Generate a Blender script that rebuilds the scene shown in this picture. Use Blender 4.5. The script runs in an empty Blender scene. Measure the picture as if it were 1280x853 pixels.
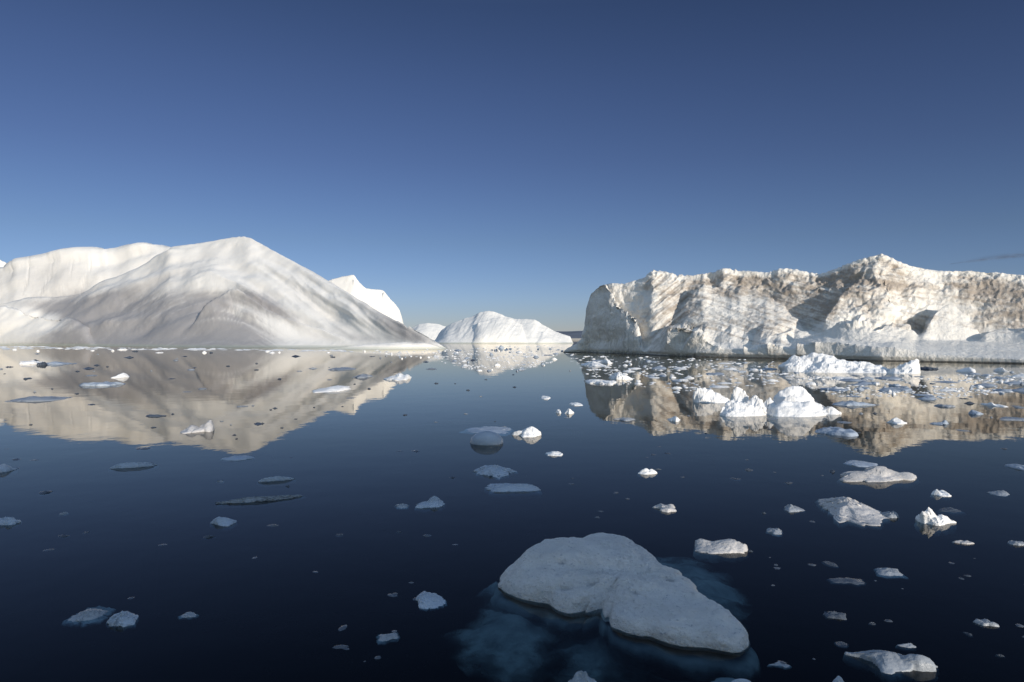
import bpy, math, random
import numpy as np

random.seed(7)
SC = bpy.context.scene
COL = SC.collection
F = 853.33          # focal length in photo pixels (24 mm lens on a 36 mm sensor, 1280 wide)
HZ = 425.0          # row of the sea horizon
CAMH = 3.0          # eye height above the water


# ------------------------------------------------------------------ noise
def _hash(ix, iy, iz, seed):
    h = (ix.astype(np.int64) * 374761393 + iy.astype(np.int64) * 668265263
         + iz.astype(np.int64) * 2147483647 + seed * 974634541) & 0xFFFFFFFF
    h = ((h ^ (h >> 13)) * 1274126177) & 0xFFFFFFFF
    h = ((h ^ (h >> 15)) * 2246822519) & 0xFFFFFFFF
    return h ^ (h >> 16)


def perlin(x, y, z, seed=0):
    x, y, z = np.broadcast_arrays(np.asarray(x, float), np.asarray(y, float), np.asarray(z, float))
    ix, iy, iz = np.floor(x), np.floor(y), np.floor(z)
    fx, fy, fz = x - ix, y - iy, z - iz
    ux, uy, uz = (f * f * f * (f * (f * 6 - 15) + 10) for f in (fx, fy, fz))
    def g(dx, dy, dz):
        h = _hash(ix + dx, iy + dy, iz + dz, seed)
        gx = ((h & 1023) / 511.5 - 1)
        gy = (((h >> 10) & 1023) / 511.5 - 1)
        gz = (((h >> 20) & 1023) / 511.5 - 1)
        return gx * (fx - dx) + gy * (fy - dy) + gz * (fz - dz)
    def L(a, b, t): return a + (b - a) * t
    return L(L(L(g(0, 0, 0), g(1, 0, 0), ux), L(g(0, 1, 0), g(1, 1, 0), ux), uy),
             L(L(g(0, 0, 1), g(1, 0, 1), ux), L(g(0, 1, 1), g(1, 1, 1), ux), uy), uz)


def fbm(x, y, z, octv=4, seed=0, gain=.5, ridged=False):
    s, a, f, tot = 0.0, 1.0, 1.0, 0.0
    for o in range(octv):
        n = perlin(x * f, y * f, z * f, seed + o * 17)
        if ridged:
            n = .5 - 2.0 * np.abs(n)
        s = s + a * n
        tot += a
        a *= gain
        f *= 2.03
    return s / tot


def facets(u, v, seed):
    """flat planes meeting in sharp creases: heights at the corners of a triangle lattice, joined linearly"""
    u, v = np.broadcast_arrays(np.asarray(u, float), np.asarray(v, float))
    sk = (u + v) * .366025
    i, j = np.floor(u + sk), np.floor(v + sk)
    fu, fv = u + sk - i, v + sk - j
    val = lambda a, b: (_hash(a, b, 0 * a, seed) & 4095) / 2047.5 - 1
    lower = fu >= fv
    c0, c2 = val(i, j), val(i + 1, j + 1)
    c1 = np.where(lower, val(i + 1, j), val(i, j + 1))
    hi, lo = np.where(lower, fu, fv), np.where(lower, fv, fu)
    return c0 * (1 - hi) + c1 * (hi - lo) + c2 * lo


def sstep(a, b, x):
    t = np.clip((np.asarray(x, float) - a) / (b - a), 0, 1)
    return t * t * (3 - 2 * t)


def smax(a, b, k):
    if k <= 0:
        return np.maximum(a, b)
    h = np.clip(.5 + .5 * (a - b) / k, 0, 1)
    return b + (a - b) * h + k * h * (1 - h)


# ------------------------------------------------------------------ tags and meshes
def tag(o, label=None, cat=None, group=None, kind=None):
    if label: o['label'] = label
    if cat: o['category'] = cat
    if group: o['group'] = group
    if kind: o['kind'] = kind
    return o


def mesh_from(name, V, Fc, mat, smooth=True, attrs=None):
    """V (n,3) array, Fc (m,4) or (m,3) array of indices -> ONE mesh"""
    me = bpy.data.meshes.new(name)
    V = np.ascontiguousarray(V, np.float32)
    Fc = np.ascontiguousarray(Fc, np.int32)
    n, k = Fc.shape
    me.vertices.add(len(V)); me.vertices.foreach_set('co', V.ravel())
    me.loops.add(n * k); me.loops.foreach_set('vertex_index', Fc.ravel())
    me.polygons.add(n)
    me.polygons.foreach_set('loop_start', np.arange(0, n * k, k, dtype=np.int32))
    me.polygons.foreach_set('loop_total', np.full(n, k, dtype=np.int32))
    me.update(calc_edges=True)
    me.polygons.foreach_set('use_smooth', np.full(n, bool(smooth)))
    for an, av in (attrs or {}).items():
        at = me.attributes.new(an, 'FLOAT', 'POINT')
        at.data.foreach_set('value', np.ascontiguousarray(av, np.float32))
    me.materials.append(mat)
    me.validate()
    me.update()
    return me


def link(name, me, parent=None, loc=(0, 0, 0)):
    o = bpy.data.objects.new(name, me)
    COL.objects.link(o)
    o.location = loc
    if parent is not None:
        o.parent = parent
    return o


# ------------------------------------------------------------------ node helpers
def new_mat(name):
    m = bpy.data.materials.new(name)
    m.use_nodes = True
    nt = m.node_tree
    nt.nodes.clear()
    out = nt.nodes.new('ShaderNodeOutputMaterial')
    return m, nt, out


def nd(nt, typ, ins=None, **props):
    n = nt.nodes.new(typ)
    for k, v in props.items():
        setattr(n, k, v)
    for k, v in (ins or {}).items():
        s = n.inputs[k]
        if isinstance(v, bpy.types.NodeSocket):
            nt.links.new(v, s)
        else:
            s.default_value = v
    return n


def math_n(nt, op, a, b=0.0, clamp=False):
    n = nt.nodes.new('ShaderNodeMath'); n.operation = op; n.use_clamp = clamp
    for i, v in enumerate((a, b)):
        if isinstance(v, bpy.types.NodeSocket): nt.links.new(v, n.inputs[i])
        else: n.inputs[i].default_value = v
    return n.outputs[0]


def mixc(nt, fac, a, b, blend='MIX'):
    n = nt.nodes.new('ShaderNodeMix'); n.data_type = 'RGBA'; n.blend_type = blend
    for i, v in ((0, fac), (6, a), (7, b)):
        if isinstance(v, bpy.types.NodeSocket): nt.links.new(v, n.inputs[i])
        elif i == 0: n.inputs[i].default_value = v
        else: n.inputs[i].default_value = (*v, 1.0)
    return n.outputs[2]


def ramp(nt, fac, stops):
    n = nt.nodes.new('ShaderNodeMapRange')
    n.interpolation_type = 'SMOOTHSTEP'
    nt.links.new(fac, n.inputs[0])
    n.inputs[1].default_value, n.inputs[2].default_value = stops
    return n.outputs[0]


def coords(nt, scale=(1, 1, 1), rot=(0, 0, 0), world=True):
    src = nd(nt, 'ShaderNodeNewGeometry').outputs['Position'] if world else nd(nt, 'ShaderNodeTexCoord').outputs['Object']
    mp = nd(nt, 'ShaderNodeMapping', {'Vector': src, 'Scale': scale, 'Rotation': rot})
    return mp.outputs[0]


def noise(nt, vec, scale, detail=5, rough=.55, dist=0.0):
    return nd(nt, 'ShaderNodeTexNoise', {'Vector': vec, 'Scale': scale, 'Detail': detail,
                                         'Roughness': rough, 'Distortion': dist}).outputs[0]


# ------------------------------------------------------------------ materials
def ice_mat(name, base, grain_scale, bump_d, dirt_shade=None, rough=.62, world=True, dark=None, var=.10, aniso=None,
            spec=.25, sss=0.0, dn=1.5, dr=(.30, .92), wet=(.34, .37, .30)):
    """ice and firn: base colour varied by noise, stains and painted shade from mesh attributes, fine grain bump"""
    m, nt, out = new_mat(name)
    v = coords(nt, world=world)
    n1 = noise(nt, v, grain_scale * .12, 5)
    n2 = noise(nt, v, grain_scale, 6, .65)
    c = mixc(nt, ramp(nt, n1, (.35, .68)), tuple(b * (1 - var) for b in base), base)
    if dark:
        c = mixc(nt, ramp(nt, n2, (.56, .74)), c, dark)
    hgt = math_n(nt, 'ADD', math_n(nt, 'MULTIPLY', n1, 1.6), n2)
    if aniso:
        sc, rot, col, lo, hi = aniso
        n3 = noise(nt, coords(nt, sc, rot, world), 1.0, 6, .62, .5)
        c = mixc(nt, math_n(nt, 'MULTIPLY', ramp(nt, n3, (lo, hi)), .85), c, col)
        hgt = math_n(nt, 'ADD', hgt, math_n(nt, 'MULTIPLY', n3, -1.2))
    if dirt_shade:
        a = nd(nt, 'ShaderNodeAttribute', attribute_name='dirt_shade').outputs['Fac']
        n4 = noise(nt, v, grain_scale * .9, 7, .72)
        k = math_n(nt, 'ADD', a, math_n(nt, 'MULTIPLY', math_n(nt, 'SUBTRACT', n4, .5), dn))
        k = ramp(nt, k, dr)
        c = mixc(nt, math_n(nt, 'MULTIPLY', k, .92), c, dirt_shade)
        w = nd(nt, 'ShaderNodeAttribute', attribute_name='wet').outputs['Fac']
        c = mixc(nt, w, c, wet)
    b = nd(nt, 'ShaderNodeBump', {'Height': hgt, 'Strength': 1.0, 'Distance': bump_d})
    p = nd(nt, 'ShaderNodeBsdfPrincipled', {'Base Color': c, 'Roughness': rough, 'Normal': b.outputs[0],
                                            'Specular IOR Level': spec, 'IOR': 1.31})
    if sss:
        p.inputs['Subsurface Weight'].default_value = sss
        p.inputs['Subsurface Radius'].default_value = (.25, .45, .6)
        p.inputs['Subsurface Scale'].default_value = .08
    nt.links.new(p.outputs[0], out.inputs[0])
    return m


M = {}
M['smooth_berg'] = ice_mat('smooth_berg_ice', (.81, .77, .715), .22, .20, dirt_shade=(.30, .282, .278), rough=.5, var=.05, dn=.40, dr=(.05, 1.10))
M['rough_berg'] = ice_mat('rough_berg_ice', (.76, .725, .67), 1.1, .38, dirt_shade=(.31, .26, .215), rough=.65, var=.10, dn=1.35, dr=(.25, 1.10), wet=(.05, .05, .045))  # near-black wet tone paints the undercut's shadow line along the waterline
M['far_berg'] = ice_mat('far_berg_ice', (.82, .79, .74), .10, .35, dirt_shade=(.45, .42, .42), rough=.6, var=.05, dn=.4)
M['white'] = ice_mat('white_ice', (.82, .81, .80), 9.0, .030, rough=.6, world=False, var=.10, spec=.3)
M['pale'] = ice_mat('pale_blue_ice', (.36, .41, .48), 7.0, .020, rough=.35, world=False, var=.20, spec=.5)
M['dull'] = ice_mat('dull_grey_ice', (.50, .485, .48), 8.0, .025, rough=.4, world=False, var=.25, spec=.45, dark=(.28, .28, .30))
M['wet'] = ice_mat('wet_grey_ice', (.30, .325, .36), 8.0, .020, rough=.3, world=False, var=.3, dark=(.13, .15, .18), spec=.5)
M['dark'] = ice_mat('dark_clear_ice', (.075, .09, .115), 6.0, .02, rough=.22, world=False, var=.3, spec=.5)
M['floe'] = ice_mat('granular_snow', (.95, .94, .94), 20.0, .16, rough=.7, world=False, var=.10, spec=.2, dark=(.50, .52, .58))


def sunk_mat():
    # slushy ice under the surface: solid in the middle, ragged and see-through towards its rim
    m, nt, out = new_mat('sunken_ice')
    v = coords(nt, world=False)
    n1 = noise(nt, v, 2.2, 6, .6)
    a = nd(nt, 'ShaderNodeAttribute', attribute_name='solid').outputs['Fac']
    k = ramp(nt, math_n(nt, 'ADD', a, math_n(nt, 'MULTIPLY', math_n(nt, 'SUBTRACT', n1, .5), 1.3)), (.05, .75))
    p = nd(nt, 'ShaderNodeBsdfPrincipled', {'Base Color': mixc(nt, ramp(nt, n1, (.35, .65)), (.14, .17, .19), (.34, .37, .38)), 'Roughness': .6})
    mx = nd(nt, 'ShaderNodeMixShader', {0: math_n(nt, 'MULTIPLY', k, .8), 1: nd(nt, 'ShaderNodeBsdfTransparent').outputs[0], 2: p.outputs[0]})
    nt.links.new(mx.outputs[0], out.inputs[0])
    return m


M['sunk'] = sunk_mat()


def water_mat():
    m, nt, out = new_mat('sea_water')
    v = coords(nt)
    n1 = noise(nt, v, .55, 3, .5)
    n2 = noise(nt, coords(nt, (1, .45, 1)), 2.6, 4, .55)
    h = math_n(nt, 'ADD', n1, math_n(nt, 'MULTIPLY', n2, .22))
    b = nd(nt, 'ShaderNodeBump', {'Height': h, 'Strength': 1.0, 'Distance': .0042})
    fr = nd(nt, 'ShaderNodeFresnel', {'IOR': 1.215, 'Normal': b.outputs[0]})
    gl = nd(nt, 'ShaderNodeBsdfGlossy', {'Color': (.96, .92, .86, 1), 'Roughness': .010, 'Normal': b.outputs[0]})
    tr = nd(nt, 'ShaderNodeBsdfTransparent', {'Color': (.62, .78, .84, 1)})
    mx = nd(nt, 'ShaderNodeMixShader', {0: fr.outputs[0], 1: tr.outputs[0], 2: gl.outputs[0]})
    nt.links.new(mx.outputs[0], out.inputs['Surface'])
    ab = nd(nt, 'ShaderNodeVolumeAbsorption', {'Color': (.26, .42, .48, 1), 'Density': .55})
    nt.links.new(ab.outputs[0], out.inputs['Volume'])
    return m


M['water'] = water_mat()


def plain(name, col, rough=.9, sc=.002, col2=None):
    m, nt, out = new_mat(name)
    v = coords(nt)
    c = mixc(nt, ramp(nt, noise(nt, v, sc, 6), (.35, .65)), col, col2 or tuple(.7 * k for k in col))
    p = nd(nt, 'ShaderNodeBsdfPrincipled', {'Base Color': c, 'Roughness': rough, 'Specular IOR Level': .1})
    nt.links.new(p.outputs[0], out.inputs[0])
    return m


M['hazy_rock'] = plain('distant_rock_haze', (.15, .17, .21))  # distance haze mixed into the hills' blue-grey base colour
M['bed'] = plain('sea_bed_mud', (.012, .014, .016))

# ------------------------------------------------------------------ world, sun, camera
SUN_AZ, SUN_EL = math.radians(35), math.radians(12)     # azimuth: to the right of straight behind the camera
TO_SUN = np.array([math.sin(SUN_AZ) * math.cos(SUN_EL), -math.cos(SUN_AZ) * math.cos(SUN_EL), math.sin(SUN_EL)])
w = bpy.data.worlds.new('World')
SC.world = w
w.use_nodes = True
nt = w.node_tree
nt.nodes.clear()
sky = nd(nt, 'ShaderNodeTexSky', sky_type='NISHITA', sun_disc=False)
sky.sun_elevation = SUN_EL
sky.sun_rotation = math.atan2(TO_SUN[0], TO_SUN[1])
sky.altitude = 0
sky.air_density = 1.0
sky.dust_density = 0.0
sky.ozone_density = 3.0
# polar air: deeper blue away from sun; zenith and sun side brightened as fill
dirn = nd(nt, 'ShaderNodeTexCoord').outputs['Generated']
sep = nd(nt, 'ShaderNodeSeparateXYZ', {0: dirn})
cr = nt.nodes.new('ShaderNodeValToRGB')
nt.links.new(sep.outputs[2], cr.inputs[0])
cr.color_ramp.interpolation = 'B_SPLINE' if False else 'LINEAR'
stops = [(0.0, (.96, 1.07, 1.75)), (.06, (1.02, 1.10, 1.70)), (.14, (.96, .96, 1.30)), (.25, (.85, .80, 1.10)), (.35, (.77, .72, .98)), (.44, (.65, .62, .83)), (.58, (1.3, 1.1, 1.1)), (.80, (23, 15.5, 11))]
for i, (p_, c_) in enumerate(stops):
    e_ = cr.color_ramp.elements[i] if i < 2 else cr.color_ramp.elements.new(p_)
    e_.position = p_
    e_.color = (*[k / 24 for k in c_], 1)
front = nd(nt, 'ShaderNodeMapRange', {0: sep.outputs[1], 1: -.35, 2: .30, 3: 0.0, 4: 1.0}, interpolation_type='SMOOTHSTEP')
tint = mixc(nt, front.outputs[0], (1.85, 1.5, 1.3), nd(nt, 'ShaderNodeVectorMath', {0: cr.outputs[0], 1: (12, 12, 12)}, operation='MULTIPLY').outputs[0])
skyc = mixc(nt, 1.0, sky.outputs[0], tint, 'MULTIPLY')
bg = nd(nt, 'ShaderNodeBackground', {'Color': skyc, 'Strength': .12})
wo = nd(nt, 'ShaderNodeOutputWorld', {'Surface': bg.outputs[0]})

sl = bpy.data.lights.new('sun', 'SUN')
sl.energy = 4.9
sl.angle = math.radians(.55)
sl.color = (1.0, .915, .80)
so = link('sun', sl)
from mathutils import Vector
so.rotation_euler = Vector(TO_SUN).to_track_quat('Z', 'Y').to_euler()
so.location = (60, -90, 60)

cd = bpy.data.cameras.new('camera')
cd.sensor_width = 36.0
cd.lens = 36.0 * F / 1280.0
cd.clip_start = .1
cd.clip_end = 60000
cam = link('camera', cd, loc=(0, 0, CAMH))
cam.rotation_euler = (math.radians(90) - math.atan2(426.5 - HZ, F), 0, 0)
SC.camera = cam
SC.view_settings.view_transform = 'Standard'
SC.view_settings.look = 'None'
SC.view_settings.gamma = 1.0
SC.view_settings.exposure = 0.0
SC.render.engine = 'CYCLES'
SC.cycles.max_bounces = 8
SC.cycles.transparent_max_bounces = 12
SC.cycles.volume_bounces = 0


def depth_of(y):            # distance of a point of the water surface seen at photo row y
    return CAMH * F / (y - HZ)


def px2x(x, Y):
    return (x - 640.0) / F * Y


# ------------------------------------------------------------------ sea, sea bed, distant coast
def sheet(name, mat, xs, ys, z):
    xs, ys = np.array(xs, float), np.array(ys, float)
    X, Yg = np.meshgrid(xs, ys)
    V = np.stack([X.ravel(), Yg.ravel(), np.full(X.size, z)], 1)
    nx, ny = len(xs), len(ys)
    i = np.arange(ny - 1)[:, None] * nx + np.arange(nx - 1)[None]
    Fc = np.stack([i, i + 1, i + nx + 1, i + nx], -1).reshape(-1, 4)
    return mesh_from(name, V, Fc, mat, smooth=False)


def box_mesh(name, mat, lo, hi):
    x0, y0, z0 = lo; x1, y1, z1 = hi
    V = np.array([(x0, y0, z0), (x1, y0, z0), (x1, y1, z0), (x0, y1, z0), (x0, y0, z1), (x1, y0, z1), (x1, y1, z1), (x0, y1, z1)])
    Fc = np.array([(0, 3, 2, 1), (4, 5, 6, 7), (0, 1, 5, 4), (1, 2, 6, 5), (2, 3, 7, 6), (3, 0, 4, 7)])
    return mesh_from(name, V, Fc, mat, smooth=False)


tag(link('water', box_mesh('water', M['water'], (-12000, -3000, -40), (12000, 16000, 0))), kind='structure')
tag(link('sea_bed', sheet('sea_bed', M['bed'], (-12500, 12500), (-3500, 16500), -41)), kind='structure')


def hills():
    n, rows = 500, 14
    x = np.linspace(-7500, 9500, n)
    H = 135 + 45 * fbm(x / 2600, 0 * x, 0 * x + 3, 4, 5) + 22 * fbm(x / 500, 0 * x, 0 * x + 3, 3, 9)
    V = []
    for r in range(rows):
        q = r / (rows - 1)
        yy = 9000 + 2600 * q
        prof = math.sin(math.pi * min(1, q * .9 + .02)) ** .6
        V.append(np.stack([x, yy + 120 * fbm(x / 700, 0 * x + q * 3, 0 * x, 3, 4), np.maximum(-5, H * prof - 3 * (r in (0, rows - 1)))], 1))
    V = np.concatenate(V)
    i = np.arange(rows - 1)[:, None] * n + np.arange(n - 1)[None]
    Fc = np.stack([i, i + 1, i + n + 1, i + n], -1).reshape(-1, 4)
    return mesh_from('hills', V, Fc, M['hazy_rock'])


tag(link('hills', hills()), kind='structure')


def thin_cloud():
    n, m = 120, 24
    V = []
    for j in range(m):
        t = 2 * math.pi * j / m
        u = np.linspace(-1, 1, n)
        env = np.sqrt(np.maximum(1 - u ** 2, 0)) * (1 + .3 * fbm(u * 4, 0 * u + 3, 0 * u, 3, 5))
        V.append(np.stack([6600 + 1150 * u, 8500 + 300 * env * math.cos(t) + 0 * u, 1085 + 110 * u * .9 - 40 * u * u + 62 * env * math.sin(t)], 1))
    P = np.concatenate(V)
    i = np.arange(m)[:, None] * n + np.arange(n - 1)[None]
    k = ((np.arange(m) + 1) % m)[:, None] * n + np.arange(n - 1)[None]
    Fc = np.stack([i, i + 1, k + 1, k], -1).reshape(-1, 4)
    mt, nt, out = new_mat('thin_cloud_vapour')
    v = coords(nt, (.0006, .0006, .008), (0, .1, 0))
    nz = noise(nt, v, 1.0, 6, .6, .4)
    lw = nd(nt, 'ShaderNodeLayerWeight', {'Blend': .5})
    f = math_n(nt, 'MULTIPLY', ramp(nt, nz, (.38, .75)), math_n(nt, 'POWER', math_n(nt, 'SUBTRACT', 1.0, lw.outputs['Facing']), 1.6))
    f = math_n(nt, 'MULTIPLY', f, .75)
    mx = nd(nt, 'ShaderNodeMixShader', {0: f, 1: nd(nt, 'ShaderNodeBsdfTransparent').outputs[0], 2: nd(nt, 'ShaderNodeBsdfDiffuse', {'Color': (.085, .085, .10, 1)}).outputs[0]})
    nt.links.new(mx.outputs[0], out.inputs[0])
    tag(link('cloud', mesh_from('cloud', P, Fc, mt)), 'thin grey cloud streak low in the sky at the far right', 'cloud')


thin_cloud()


# ------------------------------------------------------------------ icebergs
# Each berg is a real relief on the water: ridge lines with their own distance and height, slopes that run from each
# ridge down to the waterline in front and away behind it, merged, then worked over with 3-D noise along the surface normal.
def curve(pts, x, col):
    a = np.array([p[0] for p in pts], float)
    b = np.array([p[col] for p in pts], float)
    return np.interp(x, a, b)


def smooth1(v, k):
    if k < 1: return v
    ker = np.hanning(2 * k + 3)[1:-1]; ker /= ker.sum()
    return np.convolve(np.pad(v, k, mode='edge'), ker, 'valid')


class Layer:
    """ridge: (x, y, distance) in photo columns/rows; front: (x, waterline distance) ; p: front profile exponent
    back: slope behind the ridge, run: how far it holds before dropping off"""
    def __init__(s, ridge, front, p=1.0, back=.6, run=8.0, k=1.0, sm=2, drop=1.0, belly=0.0, smY=8, sub=1.5, edge=14, smL=14):
        (xa, ya, Ya), (xb, yb, Yb) = ridge[0], ridge[-1]
        ridge = [(xa - edge, max(ya, 470) + 40, Ya), (xa - edge * .35, max(ya + edge * .6, 432), Ya)] + list(ridge) + [(xb + edge * .35, max(yb + edge * .6, 432), Yb), (xb + edge, max(yb, 470) + 40, Yb)]
        s.ridge, s.front, s.p, s.back, s.run, s.k, s.sm, s.drop, s.belly, s.smY, s.sub, s.smL = ridge, front, p, back, run, k, sm, drop, belly, smY, sub, smL

    def height(s, xs, Yg):
        step = xs[1] - xs[0]
        yr = smooth1(curve(s.ridge, xs, 1), int(s.sm / step))
        Yr = smooth1(curve(s.ridge, xs, 2), int(s.smY / step))
        Yf = smooth1(curve(s.front, xs, 1), int(s.smY / step))
        Yr = np.maximum(Yr, Yf + .25 * min(1, s.sub))
        Zr = CAMH + (HZ - yr) / F * Yr
        q = (Yg[None] - Yf[:, None]) / (Yr - Yf)[:, None]
        qc = np.clip(q, 0, 1)
        Zs = smooth1(Zr, int(s.smL / step))
        Zt = (Zs[:, None] + (Zr - Zs)[:, None] * qc ** 4) + s.sub
        p = s.p if not isinstance(s.p, list) else smooth1(curve(s.p, xs, 1), int(20 / step))[:, None]
        z = Zt * (qc ** p + s.belly * np.sin(np.pi * qc)) - s.sub
        z = np.where(q < 0, -s.sub + q * 6, z)
        d = Yg[None] - Yr[:, None]
        zb = Zr[:, None] - s.back * np.minimum(d, s.run) - s.drop * np.maximum(d - s.run, 0)
        z = np.where(q > 1, zb, z)
        out = (xs < s.ridge[0][0]) | (xs > s.ridge[-1][0])
        z[out] = -3.0
        z[np.broadcast_to((Zr < -1.4)[:, None], z.shape)] = -3.0
        return np.maximum(z, -3.0)


def berg_mesh(name, x0, x1, ncol, nrow, layers, mat, disp, attrs, grooves=(), Ymin=None, Ymax=None, wY=.45, wz=1.3, mid=None, sil=None, silk=7):
    xs = np.linspace(x0, x1, ncol)
    Yg = np.linspace(Ymin, Ymax, 1800)
    Z = np.full((ncol, len(Yg)), -3.0)
    for L in layers:
        Z = smax(Z, L.height(xs, Yg), L.k)
    for fn in grooves:
        Z = Z + fn(xs[:, None], Yg[None], Z)
    Z = np.maximum(Z, -2.5)
    T = (xs - 640.0) / F
    # resample every column along its own curve so steep faces get their share of rows
    P = np.zeros((ncol, nrow, 3))
    a0, b0 = np.zeros(ncol), np.zeros(ncol)
    for i in range(ncol):
        on = np.where(Z[i] > -2.4)[0]
        a0[i], b0[i] = (Yg[max(on[0] - 1, 0)], Yg[min(on[-1] + 1, len(Yg) - 1)]) if len(on) else (np.nan, np.nan)
    ok = ~np.isnan(a0)
    ii = np.arange(ncol)
    a0, b0 = np.interp(ii, ii[ok], a0[ok]), np.interp(ii, ii[ok], b0[ok])
    kw = max(2, int(ncol * .012))
    pad = lambda v: np.pad(v, kw, mode='edge')
    a0 = smooth1(np.min([pad(a0)[q:q + ncol] for q in range(2 * kw + 1)], 0), kw)
    b0 = smooth1(np.max([pad(b0)[q:q + ncol] for q in range(2 * kw + 1)], 0), kw)
    def resample(ys, zs, k):
        s = np.concatenate([[0], np.cumsum(np.hypot(np.diff(ys) * wY, np.diff(zs)) * (1 + 3 * np.exp(-(zs[1:] / wz) ** 2)))])
        u = np.linspace(0, s[-1], k)
        return np.interp(u, s, ys), np.interp(u, s, zs)
    midY = None if mid is None else np.interp(xs, [p[0] for p in mid], [p[1] for p in mid])
    for i in range(ncol):
        segs = [(a0[i], b0[i], nrow)]
        if midY is not None:
            mY = min(max(midY[i], a0[i] + .1 * (b0[i] - a0[i])), b0[i] - .05 * (b0[i] - a0[i]))
            k1 = int(nrow * .8)
            segs = [(a0[i], mY, k1), (mY, b0[i], nrow - k1 + 1)]
        ya, za = [], []
        for (p0, p1, k) in segs:
            yy = np.linspace(p0, p1, 700)
            y_, z_ = resample(yy, np.interp(yy, Yg, Z[i]), k)
            ya.append(y_ if not ya else y_[1:]); za.append(z_ if not za else z_[1:])
        Y, zz = np.concatenate(ya), np.concatenate(za)
        P[i, :, 1] = Y; P[i, :, 2] = zz; P[i, :, 0] = T[i] * Y
    def normals(P):
        du = np.gradient(P, axis=0); dv = np.gradient(P, axis=1)
        N = np.cross(du, dv)
        N /= np.linalg.norm(N, axis=-1, keepdims=True) + 1e-9
        return N
    N = normals(P)
    P = P + N * disp(P, N)[..., None]
    if sil is not None:                     # keep the crest at its surveyed height, small jags aside
        cx = pxy(P)[0]
        el = (P[..., 2] - CAMH) / P[..., 1]
        k = el.argmax(1)
        r_ = np.arange(ncol)
        e = (HZ - np.interp(cx[r_, k], [p[0] for p in sil], [p[1] for p in sil])) / F
        sc = np.clip((e * P[r_, k, 1] + CAMH) / np.maximum(P[r_, k, 2], 1.0), .6, 1.5)
        sc = smooth1(sc, int(silk / (xs[1] - xs[0])))
        P[..., 2] = np.where(P[..., 2] > 0, P[..., 2] * sc[:, None], P[..., 2])
    N = normals(P)
    A = {k: fn(P, N).ravel() for k, fn in attrs.items()}
    i = np.arange(ncol - 1)[:, None] * nrow + np.arange(nrow - 1)[None]
    Fc = np.stack([i, i + nrow, i + nrow + 1, i + 1], -1).reshape(-1, 4)
    return mesh_from(name, P.reshape(-1, 3), Fc, mat, attrs=A)


def pxy(P):
    """photo column and row at which the surface point stands: used only to lay out the stains and painted shade on the berg"""
    return 640 + P[..., 0] / P[..., 1] * F, HZ - (P[..., 2] - CAMH) / P[..., 1] * F


def blob(x, y, cx, cy, rx, ry, ang=0.0):
    c, s = math.cos(ang), math.sin(ang)
    u, v = (x - cx) * c + (y - cy) * s, -(x - cx) * s + (y - cy) * c
    return np.exp(-(u / rx) ** 2 - (v / ry) ** 2)


def wetband(top, soft):
    def f(P, N):
        n = fbm(P[..., 0] * .12, P[..., 1] * .12, P[..., 2] * .0, 4, 91)
        return .55 * (1 - sstep(top, top + soft, P[..., 2] + .5 * n))
    return f


def arch(px, py):
    sp = lambda v: 24 * np.log1p(np.exp(np.clip(v / 24, -30, 30)))
    return py - .58 * sp(278 - px) - .72 * sp(px - 278) + 10 * fbm(px / 80, py / 50, 0 * px, 3, 21)


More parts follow.
